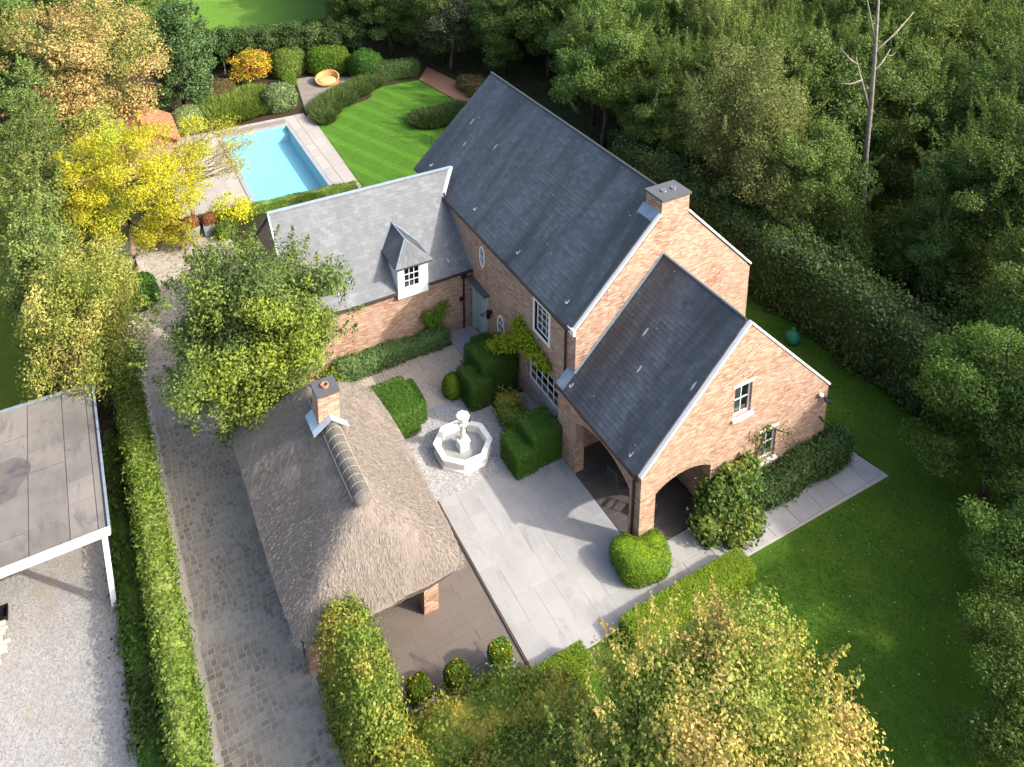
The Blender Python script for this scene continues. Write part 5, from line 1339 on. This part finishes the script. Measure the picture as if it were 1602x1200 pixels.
climber('wisteria', 'lime green wisteria hanging over the top of the arched window', 'climber', [(.25, 7.4, 2.85, .15), (.2, 7.7, 3.0, .12), (.2, 7.0, 2.8, .16), (.2, 6.5, 2.68, .13), (.2, 6.05, 2.6, .11), (.1, 7.6, 2.62, .16), (-.15, 7.9, 2.3, .15), (-.22, 8.25, 2.0, .13), (-.5, 8.55, 1.72, .09), (.0, 7.4, 2.45, .15), (.15, 6.9, 2.5, .12), (.22, 5.75, 2.5, .07), (-.4, 8.3, 1.85, .12), (-.25, 7.7, 2.25, .11)], 3600, .12, 'l_lime', 22, [[(.3, 8.05, 0), (.34, 8.0, 1.6), (.32, 7.6, 2.6), (.3, 6.6, 2.6)], [(.32, 7.7, 2.55), (.0, 8.1, 2.2), (-.5, 8.6, 1.7)]])
climber('gable_rose', 'thin sparse rambler around the lower gable window', 'climber', [(4.75, -.08, 2.2, .12), (5.1, -.08, 2.45, .10), (5.0, -.10, 1.9, .13), (5.2, -.1, 1.5, .12), (5.9, -.06, 2.1, .14), (6.1, -.06, 1.7, .16), (4.5, -.08, 2.5, .12), (4.9, -.1, 1.15, .16)], 420, .08, 'l_climb', 23, [[(4.75, -.05, 0), (4.78, -.04, 1.6), (4.7, -.03, 2.5)], [(4.78, -.04, 1.5), (5.2, -.03, 2.5), (6.1, -.03, 1.8)]])
# clipped bedding by the thatch edge
b = shrub('fern_tuft', 'thin row of yellow green tufts between thatch eave and gravel', 'plants', [B((-4.78, 6.75, .10), (.14, .85, .2), 3)], 1100, .14, 'l_hedge', 25, .9, .1, asp=.25)

# planters by the carport floor
def planter(x, y, s, label, seed, group='zinc planters with bushes at the carport floor edge', cm='l_yew_lt', flowers=14):
    root = empty('planter', label, 'planter', (x, y, 0), group); b = MB(); h = s * .62; t = s * .52
    b.hexa([(x - h * .8, y - h * .8, .03), (x + h * .8, y - h * .8, .03), (x + h * .8, y + h * .8, .03), (x - h * .8, y + h * .8, .03), (x - h, y - h, .62), (x + h, y - h, .62), (x + h, y + h, .62), (x - h, y + h, .62)]); b.build('planter_box', M['zinc'], root)
    rng = np.random.default_rng(seed); bl = Blob((x, y, .76), (h * .92, h * .92, .28), 3); P, N = bl.sample(rng, 2200); P = P + rng.normal(size=P.shape) * .02; k_ = P[:, 2] > .6
    o = bpy.data.objects.new('bush', leaf_mesh('bush', P[k_] - np.array([x, y, 0]), N[k_] + rng.normal(size=P[k_].shape) * .5, .07 * (.7 + .6 * rng.random(k_.sum())), rng, M[cm], .5)); COL.objects.link(o); o.parent = root
    bb = MB(); bl.core(bb, .85, 6); bb.build('branch_core', M[cm], root, True)
    if flowers:
        P, N = bl.sample(rng, flowers * 2); P = P[P[:, 2] > .8] + np.array([0, 0, .03])
        o = bpy.data.objects.new('flowers', leaf_mesh('flower', np.repeat(P, 3, 0) - np.array([x, y, 0]) + rng.normal(size=(3 * len(P), 3)) * .02, rng.normal(size=(3 * len(P), 3)) + np.array([0, 0, 1]), .06, rng, M['l_flower'], .8)); COL.objects.link(o); o.parent = root; o['kind'] = 'stuff'
planter(-7.55, -.80, .52, 'leftmost of the three zinc planters at the carport floor, bush with yellow flowers', 31)
planter(-6.55, -1.0, .52, 'middle one of the three zinc planters at the carport floor edge', 32)
planter(-5.33, -1.0, .52, 'rightmost zinc planter at the carport floor, next to the low hedge', 33)
# planters by the far drive
for i, (x_, y_, lb) in enumerate(((-9.9, 25.15, 'zinc planter with red plants nearest the yellow tree trunk'), (-8.85, 24.95, 'large zinc planter with rusty plants, middle one below the pool hedge'), (-7.95, 24.8, 'zinc planter with bright red leaves nearest the wing gable'))):
    planter(x_, y_, .62, lb, 40 + i, 'zinc planters along the pool hedge', 'red_leafy', 0)
shrub('pool_hedge', 'low narrow clipped hedge along the near end of the pool', 'hedge', [B((-4.3, 25.5, .28), (4.6, .22, .30), 10, -.045)], 11000, .075, 'l_hedge', 26, .6, .06)
shrub('drive_ball', 'dark green rounded bush at the bend of the drive', 'bush', [B((-11.75, 20.5, .5), (.75, .95, .62), 2.5)], 6000, .085, 'l_yew', 27, .7, .08)
# back garden shrubs
shrub('shrub_ball', 'large silvery variegated clipped ball behind the pool', 'bush', [B((-.85, 38.6, .75), (1.15, 1.15, .95), 2.3, 0, .06)], 9000, .12, 'l_varieg', 50, .7, .1)
shrub('shrub_ball', 'grey green clipped ball beside the red roofed shed', 'bush', [B((-7.0, 37.9, .7), (.95, .95, .9), 2.3, 0, .06)], 7000, .12, 'l_varieg', 51, .7, .1)
shrub('shrub_mound', 'bronze brown clipped mound behind the ornamental grasses', 'bush', [B((-4.2, 42.4, .55), (1.2, 1.0, .75), 2.4, 0, .05)], 6000, .10, 'l_brown', 52, .7, .1)
shrub('shrub_ball', 'small green clipped ball in front of the domed hedge', 'bush', [B((.75, 42.3, .5), (.6, .6, .6), 2.3)], 3500, .10, 'l_yew_lt', 53, .7, .08)
shrub('domed_hedge', 'left dome of the yellow green hedge curving round the daybed', 'hedge', [B((1.3, 44.4, .95), (1.25, .9, 1.2), 2.6, .2, .05)], 9000, .11, 'l_hedge', 54, .7, .1, group='domed hedge round the daybed')
shrub('domed_hedge', 'middle dome of the hedge directly behind the daybed', 'hedge', [B((4.1, 43.4, .95), (1.6, .9, 1.2), 2.6, -.3, .05)], 9000, .11, 'l_yew_lt', 55, .7, .1, group='domed hedge round the daybed')
shrub('domed_hedge', 'right dark dome of the hedge beyond the daybed terrace', 'hedge', [B((6.3, 41.3, .9), (1.1, 1.3, 1.15), 2.6, .3, .06)], 9000, .11, 'l_yew', 56, .7, .1, group='domed hedge round the daybed')
shrub('lawn_hedge', 'dark low hedge along the far edge of the striped lawn', 'hedge', [B((8.2, 40.2, .55), (1.9, .55, .75), 5, -.12)], 9000, .10, 'l_dark', 57, .7, .1)
shrub('flower_bed', 'reddish hydrangea bed beside the brick path behind the roof', 'flower bed', [B((12.2, 35.0, .35), (.9, 1.5, .55), 2.6, 0, .08)], 4500, .13, 'l_brown', 58, .8, .2)
def grass_bed(name, label, spots, nb, ln, lm, seed, wid=.03):
    rng = np.random.default_rng(seed); sp = np.array(spots, float); w = sp[:, 2] * sp[:, 3]; i = rng.choice(len(sp), nb, p=w / w.sum())
    a = rng.random(nb) * 2 * math.pi; r = np.sqrt(rng.random(nb)); x = sp[i, 0] + sp[i, 2] * r * np.cos(a); y = sp[i, 1] + sp[i, 3] * r * np.sin(a)
    out = np.stack([np.cos(a), np.sin(a), np.zeros(nb)], 1) * (.25 + .6 * r[:, None]) + rng.normal(size=(nb, 3)) * .22; out[:, 2] = 1.0
    T = unit(out); L = ln * (.6 + .6 * rng.random(nb)) * (1 - .35 * r); P = np.stack([x, y, np.zeros(nb)], 1) + T * L[:, None] * .5
    N = np.cross(T, rng.normal(size=(nb, 3)))
    o = link(name, leaf_mesh(name, P, N, L, rng, M[lm], .06, T)); tag(o, label, 'ornamental grass', kind='stuff')
    b = MB(); 
    return o
grass_bed('ornamental_grass', 'tall bright ornamental grass along the far end of the pool', [(-5.2, 38.3, 1.3, 1.2), (-3.6, 38.9, 1.5, 1.3), (-2.2, 39.3, 1.3, 1.4), (-4.4, 39.8, 1.6, 1.2), (-2.4, 40.8, 1.5, 1.0)], 16000, 1.25, 'l_grass', 60)
grass_bed('ornamental_grass', 'dark fountain grass bed between pool deck and striped lawn', [(1.7, 36.6, .9, 1.2), (2.8, 37.6, 1.3, 1.1), (4.2, 38.6, 1.4, 1.0), (5.6, 39.4, 1.2, .9), (1.2, 35.4, .6, 1.0)], 13000, .95, 'l_grass_dk', 61)
grass_bed('ornamental_grass', 'oval island of dark fountain grass in the striped lawn', [(7.3, 31.7, 1.3, 1.2), (8.3, 31.4, 1.2, 1.0), (9.3, 31.9, 1.1, 1.1)], 11000, .95, 'l_grass_dk', 62)
for i_, (cx_, cy_, rx_, ry_) in enumerate(((-3.5, 39.4, 2.6, 1.6), (3.2, 37.9, 2.3, 1.1), (8.2, 31.6, 1.8, 1.0))):
    sheet('planting_soil', [(cx_ + rx_ * math.cos(a), cy_ + ry_ * math.sin(a)) for a in np.linspace(0, 2 * math.pi, 20)[:-1]], .004, M['soil'])
# green bag hanging by the dark hedge
root = empty('garden_bag', 'green plastic garden bag lying on the shaded lawn by the dark hedge', 'bag', (11.6, 4.6, 0)); b = MB()
b.lathe((11.6, 4.6, 0), [(.02, .0), (.22, .02), (.32, .2), (.27, .42), (.12, .58), (.05, .62), (.10, .70), (0, .70)], 12); b.v = [(p[0] + .03 * math.sin(p[2] * 14 + p[1] * 9), p[1] + .03 * math.sin(p[2] * 11 + p[0] * 8), p[2]) for p in b.v]
b.build('bag_body', M['greenbag'], root, True); b = MB(); b.lathe((11.6, 4.6, .59), [(.07, 0), (.085, .02), (.07, .04)], 10); b.build('tie', M['black'], root)

# long dark hornbeam hedge on the right
dk = []
for i in range(12):
    t = i / 11; x_ = 13.5 + .12 * math.sin(i * 1.9); y_ = 17.5 - 18.6 * t
    dk.append(B((x_, y_, 1.5), (1.2, 1.25, 1.8 + .08 * math.sin(i * 2.3)), 4.0, .1 * math.sin(i * 3), .10))
shrub('hornbeam_hedge', 'big shaggy dark green hedge along the right side of the lawn', 'hedge', dk, 80000, .14, 'l_dark', 70, .75, .22, core=.86, spill=.2)

# ------------------------------------------------------------------ trees
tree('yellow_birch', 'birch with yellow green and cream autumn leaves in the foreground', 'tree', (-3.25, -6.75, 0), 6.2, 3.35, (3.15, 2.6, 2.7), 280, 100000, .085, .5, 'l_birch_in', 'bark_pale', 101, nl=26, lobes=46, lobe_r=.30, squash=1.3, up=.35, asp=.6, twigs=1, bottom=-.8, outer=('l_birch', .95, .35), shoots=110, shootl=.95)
tree('hedge_maple', 'dense green tree between the wing and the thatched carport', 'tree', (-8.85, 10.25, 0), 6.9, 4.15, (3.65, 3.05, 3.5), 300, 110000, .11, .66, 'l_mid', 'bark', 102, nl=24, lobes=44, lobe_r=.30, shoots=70, bottom=-1.0)
tree('honey_locust', 'bright yellow open crowned locust tree at the bend of the drive', 'tree', (-11.7, 23.2, 0), 7.6, 4.6, (3.3, 3.1, 2.5), 140, 44000, .10, .62, 'l_locust', 'bark_tan', 103, nl=34, inner=.35, squash=.6, rag=.3, twigs=3, shoots=60, coff=(.1, -.3), limb=.38, asp=.45)
tree('pool_locust', 'thin half bare tree with sparse yellow leaves over the pool edge', 'tree', (-8.6, 26.2, 0), 5.2, 3.6, (2.4, 2.4, 1.5), 60, 4200, .12, .6, 'l_locust', 'bark_tan', 104, nl=40, inner=.3, squash=.6, rag=.3, twigs=5, coff=(1.3, .3), limb=.42, r0=.11, asp=.4)
tree('autumn_maple', 'big orange and tan autumn tree at the upper left', 'tree', (-12.8, 37.9, 0), 9.5, 5.3, (4.6, 4.3, 4.2), 220, 48000, .16, .85, 'l_orange', 'bark', 105, nl=20, bottom=-1, lobes=24, lobe_r=.42, shoots=40, shootl=1.6)
tree('whitebeam', 'conical bluish green tree behind the red roofed shed', 'tree', (-6.6, 40.6, 0), 8.2, 3.9, (1.9, 1.9, 4.1), 130, 26000, .17, .7, 'l_lindgreen', 'bark', 106, nl=12, inner=.45, rag=.15, shoots=30)
tree('weeping_birch', 'yellow green weeping birch overhanging the flat felt roof', 'tree', (-14.1, 14.2, 0), 6.6, 4.0, (1.9, 2.1, 2.6), 150, 36000, .095, .55, 'l_willow', 'bark_tan', 107, nl=22, squash=1.5, droop=.6, rag=.3, inner=.3, strands=True, asp=.5)
col = tree('hornbeam_column', 'columnar hornbeam nearest the flat roof in the left row', 'tree', (-15.3, 17.6, 0), 7.2, 3.7, (1.2, 1.4, 3.7), 120, 20000, .12, .45, 'l_hornbeam', 'bark', 108, nl=10, lobes=16, lobe_r=.42, shoots=50)
tags = ['second columnar hornbeam from the flat roof in the left row', 'third columnar hornbeam in the left row, beside the yellow locust', 'fourth columnar hornbeam in the left row, below the orange tree', 'farthest columnar hornbeam in the left row, under the orange tree']
for (x_, y_, s_, r_), lb in zip(((-15.2, 21.2, 1.0, 1.1), (-15.4, 25.0, 1.05, 2.3), (-15.3, 29.0, .98, 3.9), (-15.6, 33.2, 1.04, 5.0)), tags): copy_tree(col, (x_, y_, 0), r_, (s_, s_, s_), lb)
tree('under_hazel', 'green yellow shrub tree at the foot of the left hornbeam row', 'tree', (-13.4, 18.6, 0), 4.0, 2.2, (1.5, 1.9, 1.9), 70, 13000, .12, .6, 'l_willow', 'bark', 109, nl=12)
tree('under_hazel', 'yellow green shrub tree below the orange autumn tree', 'tree', (-12.6, 31.5, 0), 5.0, 2.8, (2.2, 2.2, 2.3), 80, 15000, .13, .7, 'l_willow', 'bark', 110, nl=12)
tree('under_hazel', 'lime green bush at the drive below the weeping birch', 'tree', (-13.0, 14.4, 0), 2.6, 1.3, (.75, 1.2, 1.2), 40, 7000, .10, .5, 'l_hedge', 'bark', 111, nl=8)
tree('japanese_maple', 'small orange and yellow maple in front of the pleached row', 'tree', (-1.6, 43.8, 0), 2.6, 1.6, (1.35, 1.2, 1.1), 40, 5000, .13, .5, 'l_maple', 'bark', 112, nl=10)
pt = tree('pleached_tree', 'slim pale stemmed pleached tree in the row before the far lawn', 'tree', (-4.6, 46.6, 0), 3.6, 2.5, (.95, .7, 1.15), 45, 6500, .14, .45, 'l_dark', 'bark_pale', 113, 'row of pleached trees before the far lawn', nl=8, bottom=-1, r0=.07)
for i in range(1, 8): copy_tree(pt, (-4.6 + 1.6 * i, 46.6 - .28 * i, 0), i * 1.3, (1, 1, 1 + .05 * math.sin(i * 2)))
shrub('far_hedge', 'dark hedge closing the back garden behind the pleached row', 'hedge', [B((1.5, 48.2, 1.3), (6.3, .8, 1.5), 6, -.17, .1)], 15000, .16, 'l_dark', 71, .8, .2)
yl = tree('yellow_shrub', 'low yellow leaved shrub half hiding the planters below the pool hedge', 'shrub', (-9.5, 24.0, 0), 1.5, .85, (.8, .7, .6), 30, 1800, .10, .38, 'l_locust', 'bark_tan', 120, nl=6)
copy_tree(yl, (-10.9, 24.6, 0), 1.2, 1.1, 'yellow leaved shrub left of the planters by the locust trunk'); copy_tree(yl, (-6.9, 24.9, 0), 3.2, 1.25, 'yellow leaved shrub between the planters and the wing gable')
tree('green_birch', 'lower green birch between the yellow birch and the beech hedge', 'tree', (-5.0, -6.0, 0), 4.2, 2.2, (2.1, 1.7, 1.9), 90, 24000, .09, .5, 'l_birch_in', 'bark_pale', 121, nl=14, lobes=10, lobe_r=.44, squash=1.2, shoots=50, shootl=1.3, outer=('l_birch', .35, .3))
shrub('mixed_shrub', 'green shrub between the wing gable and the drive planters', 'shrub', [B((-7.35, 24.4, .35), (.5, .8, .5), 2.4, 0, .1)], 3000, .1, 'l_hedge', 122, .9, .2, spill=.2)
# right side feathery trees
acs = tree('feathery_robinia', 'large feathery green tree at the right edge of the lawn', 'tree', (11.3, -3.8, 0), 6.8, 3.3, (2.7, 2.8, 3.3), 170, 44000, .13, .6, 'l_acacia', 'bark', 114, nl=18, squash=.6, lobes=24, lobe_r=.38, asp=.32, up=.7, bottom=-1.0)
copy_tree(acs, (4.9, -8.9, 0), 2.0, (.72, .72, .68), 'low feathery green tree at the bottom right corner of the lawn')
copy_tree(acs, (8.6, -6.9, 0), 4.1, (.72, .72, .70), 'feathery green tree at the right edge, nearer than the large one')
copy_tree(acs, (11.6, -6.6, 0), 2.6, (.8, .8, .8), 'feathery green tree at the right edge between two larger ones')
copy_tree(acs, (12.9, -8.6, 0), 5.2, (1.35, 1.35, 1.5), 'tall feathery tree beyond the right edge of the lawn')
copy_tree(acs, (15.0, -12.8, 0), .7, (1.4, 1.4, 1.55), 'tallest feathery tree far beyond the right edge of the lawn')
copy_tree(acs, (11.6, -14.0, 0), 3.2, (1.2, 1.2, 1.3), 'feathery tree beyond the lower right corner of the lawn')
copy_tree(acs, (17.4, -7.2, 0), 1.7, (1.2, 1.2, 1.3), 'feathery tree behind the large one at the right edge')
# dead birch
b = MB(); tr = [(0, 0, 0), (-.2, -.1, 3), (-.55, -.2, 5.5), (-.75, -.3, 8), (-.95, -.35, 10.5), (-1.3, -.4, 14.2)]; b.tube(tr, [.20, .16, .13, .11, .085, .04], 8)
for p, q, r_ in (((-.72, -.28, 7.6), (-1.9, -.1, 10.4), .08), ((-1.75, -.1, 10.1), (-2.8, .1, 11.0), .05), ((-.9, -.3, 9.6), (.6, .0, 10.4), .05), ((-.95, -.3, 10.6), (2.0, 0, 12.0), .05), ((-1.0, -.35, 11), (-1.9, -.2, 13.6), .06), ((-1.5, -.2, 9.3), (-2.9, -.1, 9.4), .035), ((0.2, -.1, 10.2), (1.2, .1, 10.1), .03)):
    p, q = Vector(p), Vector(q); m_ = p.lerp(q, .5) + Vector((.1, .05, -.15)); b.tube([p, m_, q], [r_, r_ * .8, r_ * .3], 6)
root = empty('dead_birch', 'tall bare grey trunk of a dead tree standing in the wood', 'tree', (19.7, 7.9, 0)); o = bpy.data.objects.new('trunk', b.mesh('trunk', M['bark_pale'], True)); COL.objects.link(o); o.parent = root

# the wood: a few tree kinds copied through it
GW = 'broadleaf trees of the wood behind the house'
protos = [tree('forest_tree', 'dense mid green broadleaf tree in the wood behind the house', 'tree', (14.8, 22.5, 0), 9.5, 5.4, (2.9, 2.9, 4.1), 100, 40000, .13, .72, 'l_forest', 'bark', 201, GW, nl=10, lobes=13, lobe_r=.42, shoots=40, shootl=1.6),
          tree('forest_tree', 'dark green rounded tree in the wood behind the house', 'tree', (12.8, 41.5, 0), 9.0, 5.0, (3.0, 2.8, 4.0), 100, 40000, .13, .75, 'l_forest2', 'bark', 202, GW, nl=10, lobes=10, lobe_r=.46, shoots=40, shootl=1.6),
          tree('willow_tree', 'pale grey green willow rising above the dark hedge', 'tree', (15.2, 11.2, 0), 10.6, 5.9, (3.3, 3.3, 4.6), 200, 46000, .12, .66, 'l_pale', 'bark', 203, nl=14, squash=1.1, lobes=14, lobe_r=.42, shoots=40, shootl=1.4, asp=.4),
          tree('forest_tree', 'olive tinted open crowned tree in the wood behind the house', 'tree', (20.5, 1.2, 0), 10.0, 6.0, (3.2, 3.2, 4.0), 110, 40000, .12, .62, 'l_forest', 'bark', 204, GW, nl=14, lobes=18, lobe_r=.36, up=.6, shoots=60, shootl=1.8)]
greyt = tree('silver_tree', 'grey green tree at the far edge of the striped lawn', 'tree', (12.4, 39.2, 0), 6.8, 3.8, (2.1, 2.1, 2.9), 90, 18000, .15, .75, 'l_grey', 'bark', 205, nl=10, rag=.2)
copy_tree(protos[2], (21.5, 22.0, 0), 2.2, (1.05, 1.05, 1.0), 'pale willow deep in the wood behind the chimney')
copy_tree(protos[2], (12.4, 52.0, 0), 4.2, (.9, .9, .9), 'pale willow beside the far lawn')
rf = random.Random(5)
used = [(14.8, 22.5), (12.8, 41.5), (14.9, 11.0), (20.5, 1.2), (12.4, 39.2), (18.8, 7.0), (21.5, 22.0), (12.4, 52)]
labs = {0: 'dense mid green broadleaf tree in the wood behind the house', 1: 'dark green rounded tree in the wood behind the house', 3: 'olive tinted open crowned tree in the wood behind the house'}
cnt = 0
for gy_ in range(0, 26):
    for gx_ in range(0, 17):
        x_ = 15.6 + gx_ * 3.9 + (gy_ % 2) * 1.9 + rf.uniform(-1.1, 1.1); y_ = -6.5 + gy_ * 3.7 + rf.uniform(-1.1, 1.1)
        edge = 15.2 if y_ < 25 else (14.6 if y_ < 36 else (12.0 if y_ < 47 else 11.5))
        if y_ > 25: x_ -= min(3.5, (y_ - 25) * .25)
        if x_ < edge: continue
        d = Vector((x_ + 13.585, y_ + 15.98, 5.0 - 23.76)); zc = d.dot(_f); su = d.dot(_r) / zc
        if zc < 5 or abs(su) > .72 or zc > 95: continue
        if any((x_ - a) ** 2 + (y_ - c) ** 2 < 4.5 for a, c in used): continue
        if y_ > 62 and x_ < 14: continue
        near_dead = (x_ - 18.2) ** 2 + (y_ - 5.2) ** 2 < 9 
        used.append((x_, y_)); k_ = rf.choice([0, 0, 1, 1, 3, 3]); s_ = rf.uniform(.85, 1.15) * (.55 if near_dead else 1.0)
        if x_ < 17.5: s_ *= .82
        zn = ('at the wood edge just behind the shaggy hornbeam hedge' if x_ < 18.5 and y_ < 16 else 'at the wood edge behind the main slate roof' if x_ < 19 and y_ < 36 else 'around the bare dead trunk in the wood' if (x_ - 19.7) ** 2 + (y_ - 7.9) ** 2 < 40 else 'in the wood beyond the far end of the striped lawn' if x_ < 24 and y_ >= 36 else 'deep in the wood at the upper right' if y_ < 26 else 'deep in the wood at the top behind the roof ridge')
        o = copy_tree(protos[k_], (x_, y_, 0), rf.uniform(0, 6.28), (s_, s_, s_ * rf.uniform(.9, 1.12)), {0: 'dense mid green broadleaf tree ', 1: 'dark green rounded tree ', 3: 'olive tinted open crowned tree '}[k_] + zn, GW); cnt += 1
print('wood trees', cnt)
# dark trees at the top between far lawn and wood, and upper left corner
for x_, y_, k_, s_ in ((7.6, 46.8, 1, .8), (9.6, 44.6, 1, .85), (9.6, 49.5, 0, .9), (11.8, 46.6, 3, .9), (8.6, 53.5, 1, .8), (10.4, 57, 0, .95), (10.0, 63, 1, .9), (12, 68, 0, 1)):
    copy_tree(protos[k_], (x_, y_, 0), rf.uniform(0, 6), s_, labs[k_], GW)
GL = 'dark trees beyond the left lawn'
for i, (x_, y_, k_, s_) in enumerate(((-18.8, 41, 1, .95), (-20.5, 35.5, 1, .9), (-17.2, 46, 0, 1.0), (-9.5, 50, 0, .9), (-13.5, 50, 1, 1.0), (-8.0, 56, 1, .9), (-18, 54, 0, 1), (-12, 60, 1, 1), (-7.5, 64, 0, .9), (-5.5, 72, 1, 1))):
    copy_tree(protos[k_], (x_, y_, 0), rf.uniform(0, 6), s_, 'dark broadleaf tree beyond the left lawn and orange tree', GL)
# low scrub under the wood edge
sc0 = tree('wood_shrub', 'low green shrub at the edge of the wood', 'shrub', (16.3, 6.4, 0), 2.6, 1.5, (1.5, 1.5, 1.5), 50, 9000, .14, .65, 'l_forest', 'bark', 206, 'scrub along the edge of the wood', nl=6)
for i in range(26):
    copy_tree(sc0, (16.2 + rf.uniform(0, 6.0), -2 + i * 1.0 + rf.uniform(-.6, .6), 0), rf.uniform(0, 6), rf.uniform(.7, 1.2), group='scrub along the edge of the wood')
